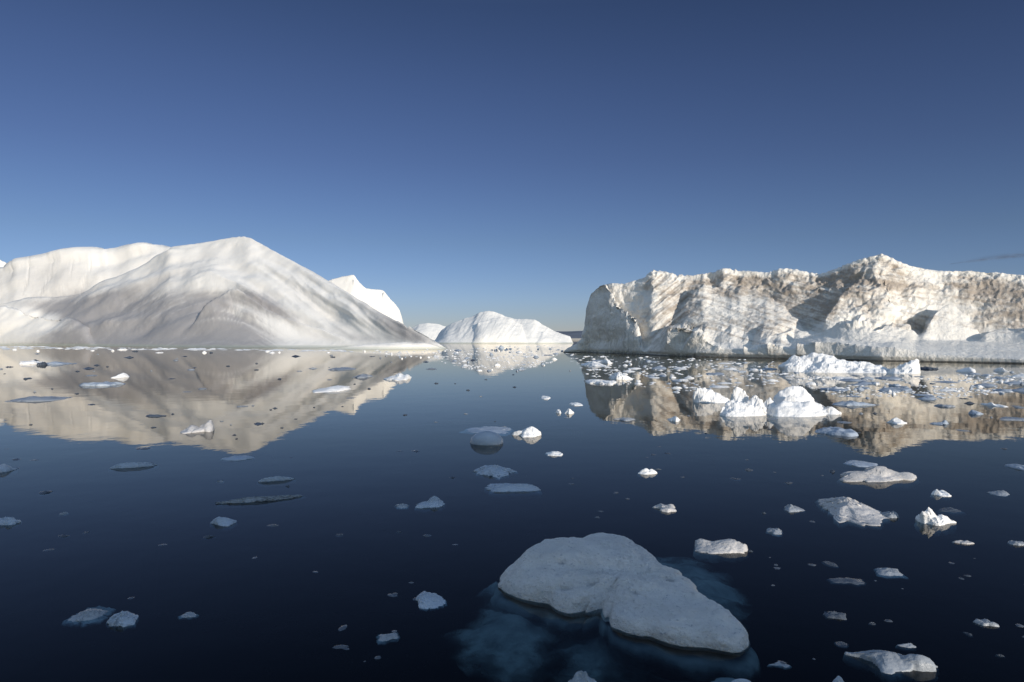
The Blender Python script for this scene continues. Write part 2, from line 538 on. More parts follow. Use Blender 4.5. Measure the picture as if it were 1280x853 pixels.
# ---- the big smooth berg on the left
def left_berg():
    front = [(-260, 470), (-120, 440), (0, 405), (100, 352), (200, 300), (300, 254), (380, 226), (440, 214), (500, 217), (560, 224), (620, 226)]
    fr = lambda dx: [(x, y + dx) for x, y in front]
    fx = lambda x: np.interp(x, [a for a, b in front], [b for a, b in front])
    rel = lambda pts: [(x, y, fx(x) + d) for x, y, d in pts]
    C = Layer([(-260, 436, 470), (-220, 425, 470), (-120, 395, 465), (0, 377, 446), (40, 372, 440), (80, 370, 434), (112, 362, 428), (160, 343, 420), (200, 322, 415), (215, 313.5, 412), (240, 307, 412),
               (262, 302.5, 405), (285, 298.5, 397), (305, 296, 390), (312, 297.5, 386), (330, 307, 374), (350, 318, 360), (370, 328.5, 344),
               (395, 342, 326), (420, 357, 304), (445, 372, 286), (470, 388, 268), (490, 398.5, 258), (510, 408.5, 248), (530, 419, 240), (545, 427, 235), (560, 437, 231)],
              [(-260, 470), (-120, 440), (0, 405), (100, 352), (200, 302), (260, 275), (300, 262), (340, 261), (400, 264), (440, 260), (480, 249), (520, 238), (560, 229), (620, 228)], p=[(-260, 1.0), (60, 1.0), (180, 1.1), (260, 1.3), (330, 1.45), (420, 1.3), (500, 1.1), (560, 1.0)], back=.3, run=30, k=5.0, sm=4, smY=70)
    crest = [(190, 440), (215, 426), (240, 412), (262, 397), (280, 386), (297, 378), (306, 380), (320, 389), (340, 399), (370, 408), (400, 414), (430, 425), (450, 434)]
    def fold(px, py, pts, up, down, x0, x1, x2, x3, sd):
        yc = np.interp(px, [p[0] for p in pts], [p[1] for p in pts]) + 2.5 * fbm(px / 16, 0 * px, 0 * px, 3, sd)
        d = py - yc
        return sstep(-up, up, d) * np.exp(-np.maximum(d - up, 0) / down) * sstep(x0, x1, px) * (1 - sstep(x2, x3, px))
    def lip(px, py):
        return (fold(px, py, crest, 3.0, 26, 215, 275, 425, 450, 55)
                + .55 * fold(px, py, [(60, 372), (90, 374), (130, 366), (180, 352), (230, 336), (290, 326), (320, 330)], 7, 16, 70, 120, 240, 300, 56)
                + .60 * fold(px, py, [(140, 402), (180, 374), (215, 354), (270, 343), (300, 352), (330, 376), (380, 392), (420, 404), (460, 418)], 8, 18, 150, 210, 330, 440, 57)
                + .40 * fold(px, py, [(110, 350), (130, 340), (170, 326), (220, 318), (260, 312)], 3, 18, 105, 125, 200, 260, 58)
                + .45 * fold(px, py, [(30, 420), (90, 412), (150, 400), (220, 385)], 7, 14, 60, 110, 180, 220, 59)
                + .5 * fold(px, py, [(300, 322), (330, 330), (380, 352), (430, 380), (480, 405)], 8, 20, 300, 330, 440, 480, 60))
    B = Layer([(-200, 430, 452), (-120, 398, 448), (-60, 387, 435), (0, 381, 424), (10, 382, 422), (22, 386, 416), (45, 393.5, 404), (60, 396.5, 396), (80, 399, 386), (90, 401, 380), (108, 412, 366), (125, 436, 355)],
              fr(0), p=.65, back=.9, run=14, k=1.5, sm=2, drop=.6)
    D = Layer([(-260, 436, 520), (-220, 395, 530), (-150, 350, 530), (-60, 338, 522), (-10, 337, 516), (6, 333, 512), (16, 323.5, 508), (30, 321.5, 506), (50, 318, 504), (60, 316.5, 503), (64, 313.5, 503), (76, 311, 502), (95, 309, 500),
               (115, 308.6, 498), (128, 309.4, 496), (134, 312, 495), (142, 310.5, 494), (160, 305.5, 490), (178, 303, 486), (192, 305.5, 482), (205, 309.5, 478), (225, 316, 474), (260, 330, 470), (300, 362, 466), (340, 410, 464)],
              [(-260, 492), (0, 452), (120, 436), (200, 424), (300, 420)], p=.66, back=.4, run=30, k=7.0, sm=2, smY=20)
    E = Layer([(330, 437, 236), (360, 434.6, 229), (400, 434.2, 221), (432, 433.2, 217.5), (450, 431.5, 218), (475, 428.5, 219.5), (492, 427.6, 220), (510, 428.6, 221), (530, 429.2, 222), (542, 431.5, 223), (556, 434.2, 224), (575, 434.4, 226),
               (598, 435.6, 227), (606, 437.8, 228)],
              fr(-2), p=.5, back=.05, run=8, k=.5, sm=1)
    def disp(P, N):
        x, y, z = P[..., 0], P[..., 1], P[..., 2]
        land = sstep(0, 11, z)
        big = 3.2 * fbm(x / 38, y / 38, z / 20, 3, 3) + .55 * fbm(x / 13, y / 16, z / 7, 3, 8)
        # flow grooves that arch over the face below the peak
        px, py = pxy(P)
        t = arch(px, py)
        g = fbm(t / 9.0 + 1.6 * fbm(px / 45, py / 30, 0 * px, 2, 32), px / 110, 0 * px, 5, 31, .68) * (1 - .7 * blob(px, py, 320, 415, 70, 22, .3)) * (.5 + 1.2 * sstep(-.15, .25, fbm(px / 60, py / 26, 0 * px, 2, 37)))
        G = fbm(t / 34.0, px / 150, 0 * px, 3, 33, .5)
        zone = sstep(20, 120, px) * (1 - .70 * sstep(290, 350, px)) * sstep(335, 375, py) + .22
        gro = .95 * zone * g + 7.0 * G * (.18 + .82 * sstep(316, 350, py)) + (5.0 + 3.0 * blob(px, py, 298, 384, 40, 20)) * lip(px, py)
        vert = .10 * fbm(px / 5.5, py / 70, 0 * px, 3, 45) * sstep(372, 392, py) * sstep(230, 260, px) * (1 - sstep(400, 460, px))
        joints = -.55 * sstep(-.25, .1, fbm(px / 25, py / 25, 0 * px, 2, 79)) * np.exp(-((np.mod(px + .35 * py + 14 * fbm(px / 60, py / 40, 0 * px, 2, 77), 24) - 12) / .9) ** 2) * (1 - sstep(100, 130, px)) * (1 - sstep(362, 372, py)) * sstep(318, 328, py)
        yd = np.interp(px, [-260, 0, 20, 60, 95, 132, 150, 175, 205], [352, 341, 331, 325.5, 326.5, 329.5, 323, 316, 313]) + 2 * fbm(px / 12, 0 * px, 0 * px, 3, 63)
        joints = joints - 1.5 * np.exp(-((py - yd) / 1.7) ** 2) * (1 - sstep(180, 205, px)) * sstep(-.3, .1, fbm(px / 30, 0 * px, 0 * px, 2, 65)) + 1.6 * np.exp(-((py - yd + 7) / 5) ** 2) * (1 - sstep(180, 205, px))
        notch = -.5 * np.exp(-((z - .5) / .5) ** 2)
        ice = .35 * fbm(x / 3.2, y / 3.2, 0 * x, 4, 61) * np.exp(-((z - 1.6) / .7) ** 2)
        return land * (big + gro + vert + joints) + notch + ice
    def dirt_shade(P, N):  # grey streaks and stains, plus painted shade in hollows and lighter sunlit lips
        px, py = pxy(P)
        t = arch(px, py)
        st = fbm(t / 5.0, px / 200, 0 * px, 4, 131, .66)
        z1 = sstep(10, 110, px) * (1 - sstep(300, 380, px)) * sstep(352, 385, py)
        d = .92 * z1 + .90 * st * (z1 + .22) + .45 * z1 * fbm(t / 1.9, px / 240, 0 * px, 3, 133) + .40 * blob(px, py, 60, 348, 130, 26) + .16 * sstep(400, 430, py)
        for (cx, cy, rx, ry, an, a) in ((60, 384, 60, 8, .12, .42), (130, 372, 60, 7, -.3, .25), (200, 352, 70, 10, -.35, .34), (270, 372, 55, 10, .1, .40), (345, 388, 60, 7, .55, .55), (300, 330, 40, 10, -.5, .16),
                                        (235, 410, 60, 16, -.1, .25), (100, 415, 70, 14, -.3, .28), (500, 413, 60, 12, .5, .85), (470, 425, 50, 6, .1, .30), (400, 405, 60, 5, .35, .2), (330, 308, 40, 4, .6, .25), (250, 320, 50, 6, -.3, .2), (430, 362, 80, 4, .55, .3)):
            d = d + a * blob(px, py, cx, cy, rx, ry, an)
        bright = blob(px, py, 298, 384, 14, 9) + blob(px, py, 40, 402, 60, 10, .15) + .8 * blob(px, py, 330, 402, 40, 8, .4) + .8 * blob(px, py, 400, 372, 60, 14, .5) + blob(px, py, 520, 432, 110, 6)
        return np.clip(d - .5 * bright, -.4, 1)
    me = berg_mesh('left_ice', -260, 620, 1050, 270, [D, C, B, E], M['smooth_berg'], disp,
                   {'dirt_shade': dirt_shade, 'wet': wetband(.35, .8)}, Ymin=205, Ymax=640, wY=.35,
                   mid=[(-260, 470), (0, 446), (112, 428), (215, 412), (305, 390), (370, 344), (445, 286), (510, 248), (560, 231), (620, 229)],
                   sil=[(-260, 440), (-150, 350), (-10, 337), (6, 333), (16, 323.5), (30, 321.5), (50, 318), (62, 315), (76, 311), (95, 309), (115, 308.6), (132, 311), (142, 310.5), (160, 305.5), (178, 303), (192, 305.5), (215, 308.5), (240, 305.5), (262, 302), (285, 298), (300, 296), (312, 297), (330, 307), (350, 318), (370, 328.5), (395, 342), (420, 357), (445, 372), (470, 388), (490, 398.5), (510, 408.5), (530, 419), (545, 427), (560, 434), (620, 438)], silk=9)
    tag(link('iceberg', me), 'large smooth white iceberg with a rounded peak and grey flow streaks, filling the left side', 'iceberg')


# ---- the rough dirty berg on the right
def right_berg():
    front = [(660, 176), (697, 164), (725, 162), (735, 161), (760, 152), (785, 143), (803, 138), (830, 128), (870, 121), (900, 117), (950, 111.5), (990, 107.5), (1050, 102), (1100, 96.5), (1140, 94), (1200, 90), (1280, 84.5), (1380, 79), (1500, 76)]
    fx = lambda x: np.interp(x, [a for a, b in front], [b for a, b in front])
    fr = lambda d: [(x, y + d) for x, y in front]
    rel = lambda pts, d: [(x, y, fx(x) + d) for x, y in pts]
    r_ridge = [(728, 441, 168), (733, 392, 166), (736, 371, 165), (741, 365.5, 164), (747, 360.5, 163), (755, 356.5, 161), (763, 354.3, 160), (772, 354.6, 159), (780, 355, 158), (795, 350.5, 157), (806, 347, 156), (812, 341, 156),
               (816, 337.8, 155), (824, 338.8, 155), (834, 340, 154), (846, 344, 153), (866, 344.6, 152), (880, 342, 151), (892, 340.6, 150), (903, 335.6, 148), (912, 336.2, 148), (922, 338.5, 147), (938, 339, 146), (955, 340.6, 145), (966, 339.6, 144),
               (974, 336, 143), (985, 335.8, 142), (998, 337.6, 141), (1012, 341, 140), (1025, 342.5, 139), (1040, 338, 137), (1052, 333, 135.5), (1066, 327.5, 134), (1074, 324.4, 133), (1086, 321.6, 132), (1098, 318.4, 131), (1103, 317.8, 130.6), (1112, 321, 130.2), (1124, 327.4, 130),
               (1138, 332.6, 130), (1154, 336, 130), (1172, 338.6, 130), (1200, 339.4, 129), (1214, 338.8, 128), (1232, 341.4, 127), (1247, 340.6, 126), (1262, 343, 125), (1280, 344, 124), (1340, 350, 120), (1400, 368, 116), (1440, 400, 114), (1455, 440, 113)]
    R_SIL = [(680, 444), (697, 440), (712, 434), (722, 429), (728, 420), (732, 398)] + [(p[0], p[1]) for p in r_ridge if p[0] > 735]
    R = Layer(r_ridge,
              [(728, 163), (735, 162.5), (755, 156), (770, 152.5), (790, 146), (800, 142), (806, 140), (812, 138), (830, 136), (860, 140), (900, 141), (950, 135), (990, 127), (1020, 121), (1050, 118), (1100, 119), (1160, 118), (1220, 116), (1280, 112), (1455, 100)],
              p=[(680, .62), (840, .65), (900, .8), (1000, .9), (1100, .95), (1250, .95), (1470, .9)], back=.22, run=30, k=2.0, sm=.5, smL=8)
    K = Layer([(697, 441, 167), (703, 438.5, 166), (712, 434, 165), (722, 429, 164), (728, 420, 163.5), (732, 398, 163), (734.5, 374, 163), (738, 368, 162.4), (745, 362, 161), (750, 358, 159), (757, 357, 157), (763, 366, 155), (770, 378, 152), (775, 384, 150),
               (785, 391, 147), (793, 396, 144.5), (798, 404, 142.5), (802, 416, 141.5), (805, 432, 140.5), (807, 446, 140)],
              fr(0), p=.30, back=.55, run=30, k=.5, sm=1)
    Q = Layer(rel([(800, 446), (806, 438), (815, 428), (826, 416), (836, 410), (846, 407), (856, 409), (868, 415), (880, 424), (890, 430), (900, 436), (912, 437.5), (935, 436), (960, 435.5), (990, 436), (1004, 432), (1016, 428.5), (1035, 427.5), (1058, 429.5), (1085, 432.5), (1095, 434.5), (1118, 434.8),
                   (1133, 437), (1145, 440), (1170, 443), (1210, 446), (1280, 449), (1400, 452), (1500, 456)], 1.1),
              fr(0), p=.5, back=-.085, run=26, k=.35, sm=1, drop=1.2)
    T = Layer(rel([(960, 437), (985, 431), (1000, 426), (1020, 417), (1040, 409), (1050, 403), (1060, 399.5), (1070, 402), (1080, 408), (1092, 413), (1105, 418), (1122, 424), (1140, 429.5), (1156, 434), (1165, 440)], 11.5),
              fr(3.5), p=.75, back=1.0, run=6, k=.8, sm=3)
    U = Layer([(1080, 432, 114), (1088, 418, 115), (1096, 412, 116), (1106, 407, 118), (1116, 404, 118.5), (1128, 404.5, 118.5), (1140, 408, 118), (1148, 411, 117), (1160, 417, 116), (1172, 424, 116), (1180, 432, 116)],
              [(1080, 110), (1180, 110)], p=.7, back=.8, run=8, k=.4, sm=1)
    Vv = Layer([(1150, 424, 116), (1157, 412, 117), (1163, 401, 118), (1169, 392, 119.5), (1177, 385, 120.5), (1186, 381, 121), (1193, 383, 121), (1200, 389, 120), (1208, 397, 119), (1215, 406, 118), (1224, 417, 117), (1232, 428, 116)],
               [(1150, 113.5), (1232, 111)], p=.7, back=.4, run=8, k=.25, sm=1)
    W = Layer([(1222, 428, 112), (1232, 418, 113), (1244, 412.5, 114), (1258, 410, 114), (1272, 409, 113), (1284, 403, 112), (1300, 399, 111), (1360, 396, 108), (1420, 410, 104), (1440, 430, 102)],
              [(1222, 106), (1440, 94)], p=.8, back=.9, run=6, k=.3, sm=1)
    S1 = Layer([(1106, 408, 117), (1116, 384, 121), (1124, 362, 125), (1130, 342, 128), (1136, 334.5, 129), (1144, 352, 126), (1152, 368, 124), (1160, 388, 121), (1164, 404, 119)],
               [(1106, 112), (1164, 112)], p=.7, back=.6, run=8, k=.8, sm=2)
    S2 = Layer([(1030, 400, 122), (1050, 372, 126), (1072, 348, 129), (1088, 332, 130.6), (1094, 327, 130.8), (1102, 340, 129), (1110, 360, 126), (1116, 384, 122)],
               [(1030, 116), (1116, 115)], p=.75, back=.6, run=8, k=1.2, sm=3)
    J = Layer([(806, 436, 137), (818, 425, 138), (830, 412, 140), (842, 398, 142), (856, 378, 143), (870, 364, 145), (900, 358, 146), (940, 362, 142), (970, 376, 136), (995, 396, 130), (1012, 412, 125), (1030, 425, 122)],
              [(812, 134), (826, 129), (860, 122.5), (900, 118.5), (950, 113), (1030, 108)], p=1.05, back=.5, run=6, k=3.0, sm=9)
    def gully(x, Y, Z):
        g = np.zeros_like(Z)
        py = HZ - (Z - CAMH) / Y * F
        m = (Z > -2)
        g -= 3.2 * np.exp(-((x - 1152 + (py - 395) * .22) / 6.5) ** 2) * np.exp(-((py - 388) / 22) ** 2) * (Y < 124)
        g -= .9 * np.exp(-((x - 838 + (py - 400) * 1.1) / 16) ** 2) * np.exp(-((py - 402) / 16) ** 2)
        g -= 1.4 * np.exp(-((x - 1012 - (402 - py) * 1.3) / 12) ** 2) * np.exp(-((py - 402) / 9) ** 2)
        return np.where(m, g, 0)
    def disp(P, N):
        x, y, z = P[..., 0], P[..., 1], P[..., 2]
        px, py = pxy(P)
        land = sstep(.2, 3.0, z)
        shelf = sstep(1000, 1040, px) * sstep(404, 418, py)
        hum = sstep(1160, 1168, px) * (1 - sstep(1206, 1216, px)) * sstep(374, 382, py)
        calm = 1 - .85 * np.clip(shelf + hum, 0, 1)
        top = 1 - sstep(352, 378, py)
        cliff = 1 - sstep(792, 812, px)
        a = .75 * fbm(x / 11, y / 11, z / 5, 3, 5) + .50 * fbm(x / 2.6, y / 2.6, z / 1.5, 4, 15, .6, True) * (.22 + .78 * top)
        a += .16 * fbm(x / 1.2, y / 1.2, z / .8, 3, 25, .6)
        # layered ice: thin ledges, steep at the left, sweeping down to the right as in a bowl
        tb = py - .28 * np.maximum(px - 860, 0) - .85 * np.maximum(860 - px, 0) + 9 * fbm(px / 50, py / 40, 0 * px, 3, 36)
        bowl = sstep(800, 825, px) * (1 - sstep(1030, 1070, px))
        a += bowl * (.55 * fbm(tb / 7, px / 70, 0 * px, 4, 38, .65) + .25 * fbm(tb / 2.5, px / 30, 0 * px, 3, 40))
        s = (z + .20 * x + 1.4 * fbm(x / 12, y / 12, z / 10, 2, 35))
        a += (.50 * fbm(s / .9, x / 16, y / 16, 4, 39, .62) + .35 * fbm(s / 2.6, x / 22, y / 22, 2, 47)) * (1 - cliff) * (1 - .75 * bowl)
        a = a * (1 - .45 * cliff) + cliff * (.55 * fbm(x / 3.5, y / 3.5, z / 10, 3, 52, .55, True) - .3)
        # broken faces: flat planes with sharp creases, coarse and fine
        wx = px + 9 * fbm(px / 35, py / 25, 0 * px, 3, 93)
        wy = py + 7 * fbm(px / 35, py / 25, 0 * px, 3, 94)
        rough_zone = (1 - .72 * bowl * sstep(360, 375, py)) * (1 - .4 * sstep(1130, 1160, px))
        a += rough_zone * (.62 * facets(wx / 30 + wy / 60, wy / 20 - wx / 80, 5) + .36 * facets(wx / 12 + wy / 30, wy / 7.5, 6) + .22 * facets(wx / 5, wy / 4, 7)) * (1 - .5 * cliff)
        a += 1.1 * blob(px, py, 1112, 348, 28, 20, .5) * facets((wx - .6 * wy) / 11, (wy + .2 * wx) / 34, 8)
        a += cliff * .55 * facets(wx / 13 + wy / 50, wy / 30, 9)
        q = sstep(806, 826, px) * (1 - sstep(985, 1010, px)) * sstep(402, 414, py)
        fac = fbm((px + .7 * (py - 430)) / 20, (py - .5 * px) / 60, 0 * px, 4, 71, .55, True)
        a = a * (1 - .5 * q) + q * (.5 * fac + 1.0 * facets((wx + .7 * wy) / 15, (wy - .3 * wx) / 26, 11))
        lip = sstep(900, 930, px) * (1 - sstep(1170, 1200, px)) * sstep(-1, 1, py - np.interp(px, [900, 940, 1000, 1016, 1058, 1095, 1133, 1170], [438, 435, 433, 429, 430, 435, 438, 443]))
        sw = np.mod((px + 34 * fbm(px / 45, 0 * px, 0 * px, 2, 85) + .2 * py) / 24, 1)
        a = a * (1 - .5 * lip) + lip * (1.9 * (1 - sw) * sstep(0, .14, sw) * (.35 + 1.3 * sstep(-.2, .25, fbm(px / 34, 0 * px, 0 * px, 2, 87))) - .5)
        notch = -.45 * np.exp(-((z - .30) / .22) ** 2)
        return land * a * calm + notch + .06 * fbm(x / .8, y / .8, z / .8, 2, 3)
    def dirt_shade(P, N):
        x, y, z = P[..., 0], P[..., 1], P[..., 2]
        px, py = pxy(P)
        s = z + .20 * x + 1.4 * fbm(x / 12, y / 12, z / 10, 2, 35)
        tb = py - .28 * np.maximum(px - 860, 0) - .85 * np.maximum(860 - px, 0) + 9 * fbm(px / 50, py / 40, 0 * px, 3, 36)
        bowl = sstep(800, 825, px) * (1 - sstep(1030, 1070, px))
        st = fbm(s / .8, x / 9, y / 9, 4, 139, .65) * (1 - bowl) + bowl * fbm(tb / 5, px / 55, 0 * px, 5, 140, .68)
        wide = fbm(x / 7, y / 7, z / 4, 4, 143)
        d = .54 + (1.05 + .7 * bowl) * st + .85 * wide - .55 * np.exp(-((py - np.interp(px, [p[0] for p in R_SIL], [p[1] for p in R_SIL]) - 1) / 4.5) ** 2) + .06 * (1 - sstep(350, 400, py)) * sstep(800, 850, px)
        for (cx, cy, rx, ry, an, a) in ((840, 385, 34, 20, -.4, .50), (838, 408, 22, 8, -.5, .5), (890, 358, 60, 14, 0, .30), (930, 350, 70, 7, 0, .25), (1000, 368, 60, 14, .2, .42), (1010, 398, 50, 7, .0, .50), (960, 416, 60, 5, 0, .25), (1090, 366, 40, 18, .1, .55), (1050, 352, 45, 14, -.3, .38),
                                        (1060, 340, 30, 10, -.4, .3), (1115, 350, 18, 16, 0, .3), (1250, 360, 60, 10, 0, .35), (1225, 372, 50, 22, .3, .32), (1270, 385, 60, 20, 0, .3), (1180, 350, 60, 6, .3, .15), (1030, 385, 40, 10, .1, .4), (820, 362, 26, 12, .5, .3), (1010, 345, 50, 5, 0, .2)):  # patch beside the peak also paints its shaded left flanks; others are stains
            d = d + .62 * a * blob(px, py, cx, cy, rx, ry, an)
        clean = blob(px, py, 792, 375, 26, 24, .6) + blob(px, py, 860, 428, 60, 17) + .35 * blob(px, py, 915, 388, 50, 17) + .75 * blob(px, py, 1188, 400, 26, 24) + blob(px, py, 1062, 404, 18, 18) + 1.2 * blob(px, py, 1060, 436, 110, 12)
        clean = clean + .8 * blob(px, py, 1050, 420, 90, 10) + .6 * blob(px, py, 1125, 385, 26, 14) + .7 * blob(px, py, 1155, 345, 30, 10, .5) + .5 * blob(px, py, 903, 338, 20, 4) + .6 * blob(px, py, 1104, 319, 9, 5)
        shelf = sstep(1080, 1130, px) * sstep(410, 420, py)
        d = d * (1 - .55 * shelf) - .5 * clean - .35 * (1 - sstep(790, 806, px)) * sstep(350, 372, py + .6 * (760 - px))
        return np.clip(d, -.4, 1)
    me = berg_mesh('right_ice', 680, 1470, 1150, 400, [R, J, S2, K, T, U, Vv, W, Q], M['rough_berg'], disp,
                   {'dirt_shade': dirt_shade, 'wet': lambda P, N: .9 * (1 - sstep(.10, .22, P[..., 2]))}, grooves=(gully,), Ymin=72, Ymax=215, wY=.40, wz=.7,  # thin dark band: undercut shadow put into the colour
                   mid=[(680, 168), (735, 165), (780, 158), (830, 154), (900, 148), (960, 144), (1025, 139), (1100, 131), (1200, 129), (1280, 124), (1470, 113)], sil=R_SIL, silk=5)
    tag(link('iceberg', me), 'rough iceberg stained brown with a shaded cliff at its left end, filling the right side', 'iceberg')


def rough_fn(amp, sc, seed, fine=.25):
    def f(P, N):
        x, y, z = P[..., 0], P[..., 1], P[..., 2]
        return sstep(-.5, 4, z) * (amp * fbm(x / sc, y / sc, z / (sc * .6), 4, seed) + amp * fine * fbm(x / sc * 4, y / sc * 4, z / sc * 3, 3, seed + 3))
    return f


def streaks(level, blobs=(), seed=3, sc=7.0):
    def f(P, N):
        px, py = pxy(P)
        d = level + .7 * fbm((px + py * .9) / sc, py / 40, 0 * px, 4, seed)
        for b in blobs: d = d + b[-1] * blob(px, py, *b[:-1])
        return np.clip(d, -.4, 1)
    return f


def far_bergs():
    # middle berg in the gap
    fr = [(530, 600), (560, 580), (600, 566), (660, 560), (700, 566), (725, 575)]
    main = Layer([(536, 432, 640), (545, 424, 638), (552, 413, 636), (560, 407, 634), (570, 402.4, 632), (582, 398, 630), (592, 395, 628), (598, 391.6, 626), (606, 389.6, 624), (616, 389.2, 622), (624, 391.6, 620), (632, 396, 618), (640, 398.6, 616), (650, 399.6, 614), (660, 399.2, 612), (668, 400, 610), (675, 403.5, 608),
                  (684, 409.5, 606), (694, 414.8, 604), (704, 418.4, 602), (712, 421, 600), (716, 428, 598), (720, 434, 597)], fr, p=.8, back=.4, run=40, k=1.2, sm=.6)
    face = Layer([(585, 434, 580), (590, 424, 584), (594, 412, 590), (598, 404, 594), (606, 401.5, 597), (616, 398.5, 600), (626, 396.6, 602), (636, 398.4, 603), (642, 401, 602), (650, 405, 600), (658, 409, 596), (662, 416, 590), (662, 434, 580)],
                 fr, p=.55, back=.5, run=20, k=.4, sm=.6)
    lobe = Layer([(662, 434, 574), (668, 426, 578), (674, 418, 582), (679, 414.6, 586), (686, 417.5, 586), (694, 421.5, 584), (704, 425, 582), (708, 434, 580)], fr, p=.5, back=.5, run=20, k=.5, sm=1)
    me = berg_mesh('middle_ice', 530, 724, 330, 150, [main, face, lobe], M['far_berg'], lambda P, N: rough_fn(1.3, 20, 12, .35)(P, N) + sstep(1, 6, P[..., 2]) * 1.0 * fbm((pxy(P)[0] + .6 * pxy(P)[1]) / 15, pxy(P)[1] / 60, 0 * P[..., 0], 3, 19, .5, True),
                   {'dirt_shade': streaks(.02, ((575, 412, 16, 14, -.6, .45), (595, 402, 10, 6, 0, .3), (650, 415, 12, 10, 0, .2), (664, 424, 4, 6, 0, .3), (615, 412, 20, 12, 0, -.5), (690, 412, 20, 8, .5, -.5))), 'wet': wetband(.5, .6)}, Ymin=545, Ymax=740, wY=.35)  # patches darken the shaded slopes and lighten the sunlit faces in the colour
    tag(link('iceberg', me), 'white humped iceberg far off in the gap between the two big icebergs', 'iceberg')
    # pinnacle behind the left berg
    fr = [(380, 428), (520, 420)]
    pin = Layer([(385, 425, 452), (400, 372, 450), (408, 352, 450), (416, 348.6, 449), (424, 346.6, 448), (434, 344.8, 446), (440, 343.4, 445), (443, 343.8, 444), (447, 349.5, 444), (452, 356, 444), (457, 360.8, 443), (464, 361.8, 443), (472, 362.4, 442), (479, 363, 442), (483, 367.5, 441), (488, 374, 441), (494, 380, 440), (499, 387, 440), (502, 395, 439), (506, 410, 438), (512, 432, 437)],
                fr, p=.65, back=.5, run=20, k=2, sm=1)
    rib = Layer([(432, 425, 436), (438, 380, 440), (442, 346, 443), (446, 368, 440), (450, 392, 436), (454, 425, 432)], fr, p=.8, back=.8, run=10, k=1, sm=1)
    rib2 = Layer([(466, 425, 434), (474, 380, 437), (480, 364, 440), (490, 382, 437), (497, 400, 434), (502, 425, 432)], fr, p=.8, back=.8, run=10, k=1, sm=1)
    me = berg_mesh('pinnacle_ice', 384, 514, 220, 150, [pin, rib, rib2], M['far_berg'], rough_fn(1.2, 20, 14, .15), {'dirt_shade': streaks(-.25), 'wet': wetband(.4, .5)}, Ymin=415, Ymax=520, wY=.4)
    tag(link('iceberg', me), 'bright white iceberg with two points rising behind the right slope of the left iceberg', 'iceberg')
    # very low far berg
    fr = [(500, 900), (600, 900)]
    low = Layer([(505, 430, 960), (515, 410, 955), (524, 405, 955), (534, 403.6, 950), (542, 404.6, 950), (549, 405.4, 948), (556, 407.6, 945), (566, 413, 940), (580, 430, 938)], fr, p=.7, back=.4, run=30, k=2, sm=1)
    me = berg_mesh('low_ice', 506, 579, 120, 80, [low], M['far_berg'], rough_fn(2.5, 30, 16), {'dirt_shade': streaks(.1), 'wet': wetband(.5, .5)}, Ymin=885, Ymax=1050, wY=.4)
    tag(link('iceberg', me), 'low far iceberg just showing at the foot of the left iceberg\'s tail', 'iceberg')
    fr = [(-120, 760), (60, 760)]
    lf = Layer([(-120, 430, 830), (-80, 360, 830), (-40, 334, 828), (-12, 327, 826), (0, 325, 825), (6, 327, 824), (12, 331, 823), (24, 345, 822), (45, 400, 820), (55, 430, 818)], fr, p=.7, back=.4, run=30, k=2, sm=1)
    me = berg_mesh('edge_ice', -118, 54, 160, 100, [lf], M['far_berg'], rough_fn(3, 30, 18), {'dirt_shade': streaks(.35), 'wet': wetband(.5, .5)}, Ymin=745, Ymax=920, wY=.4)
    tag(link('iceberg', me), 'far grey iceberg, only its tip showing at the left edge behind the big left iceberg', 'iceberg')



def shade_berg():
    """an added, unseen fin of ice behind the viewer, shaped to shade the near water"""
    n, rows = 120, 80
    a = np.linspace(0, 2 * math.pi, n, endpoint=False)
    s = np.array([-TO_SUN[0], -TO_SUN[1]]); s = s / np.linalg.norm(s)      # the way shadows run
    e = np.array([s[1], -s[0]])                                             # to the right of it
    D, tanel = 64.0, math.tan(SUN_EL)
    V = []
    ca, sa = np.cos(a), np.sin(a)
    for r in range(rows):
        q = r / (rows - 1)
        zt = -3 + q * (3 + (D + 21.5) * tanel)
        v = -D - 2.5 + 2.5 * sa
        lh = zt / tanel + v
        er = 5.0 + np.where(lh > -4, .39 * lh, -1.56 + .05 * (lh + 4)) + .35 * np.sin(lh * 1.3) * (lh > 1)
        el = -46 + 14 * q
        cx, hw = (er + el) / 2, (er - el) / 2
        u = cx + hw * np.sign(ca) * np.abs(ca) ** .6
        V.append(np.stack([u * e[0] + v * s[0], u * e[1] + v * s[1], np.full(n, zt)], 1))
    P = np.concatenate(V)
    P += .35 * np.stack([fbm(P[:, 0] / 4, P[:, 1] / 4, P[:, 2] / 3, 4, sd) for sd in (1, 2, 3)], 1)
    P = np.concatenate([P, P[-n:].mean(0, keepdims=True)])
    F4 = [(r * n + k, r * n + (k + 1) % n, (r + 1) * n + (k + 1) % n, (r + 1) * n + k) for r in range(rows - 1) for k in range(n)]
    b = (rows - 1) * n
    F4 += [(b + k, b + (k + 1) % n, b + (k + 2) % n, len(P) - 1) for k in range(0, n, 2)]
    me = mesh_from('added_shade_ice', P, np.array(F4), M['far_berg'], attrs={'dirt_shade': np.full(len(P), -.3), 'wet': np.zeros(len(P))})
    tag(link('iceberg', me), 'leaning white iceberg added out of frame behind the viewer to shade the near water', 'iceberg')


left_berg()
right_berg()
far_bergs()
shade_berg()


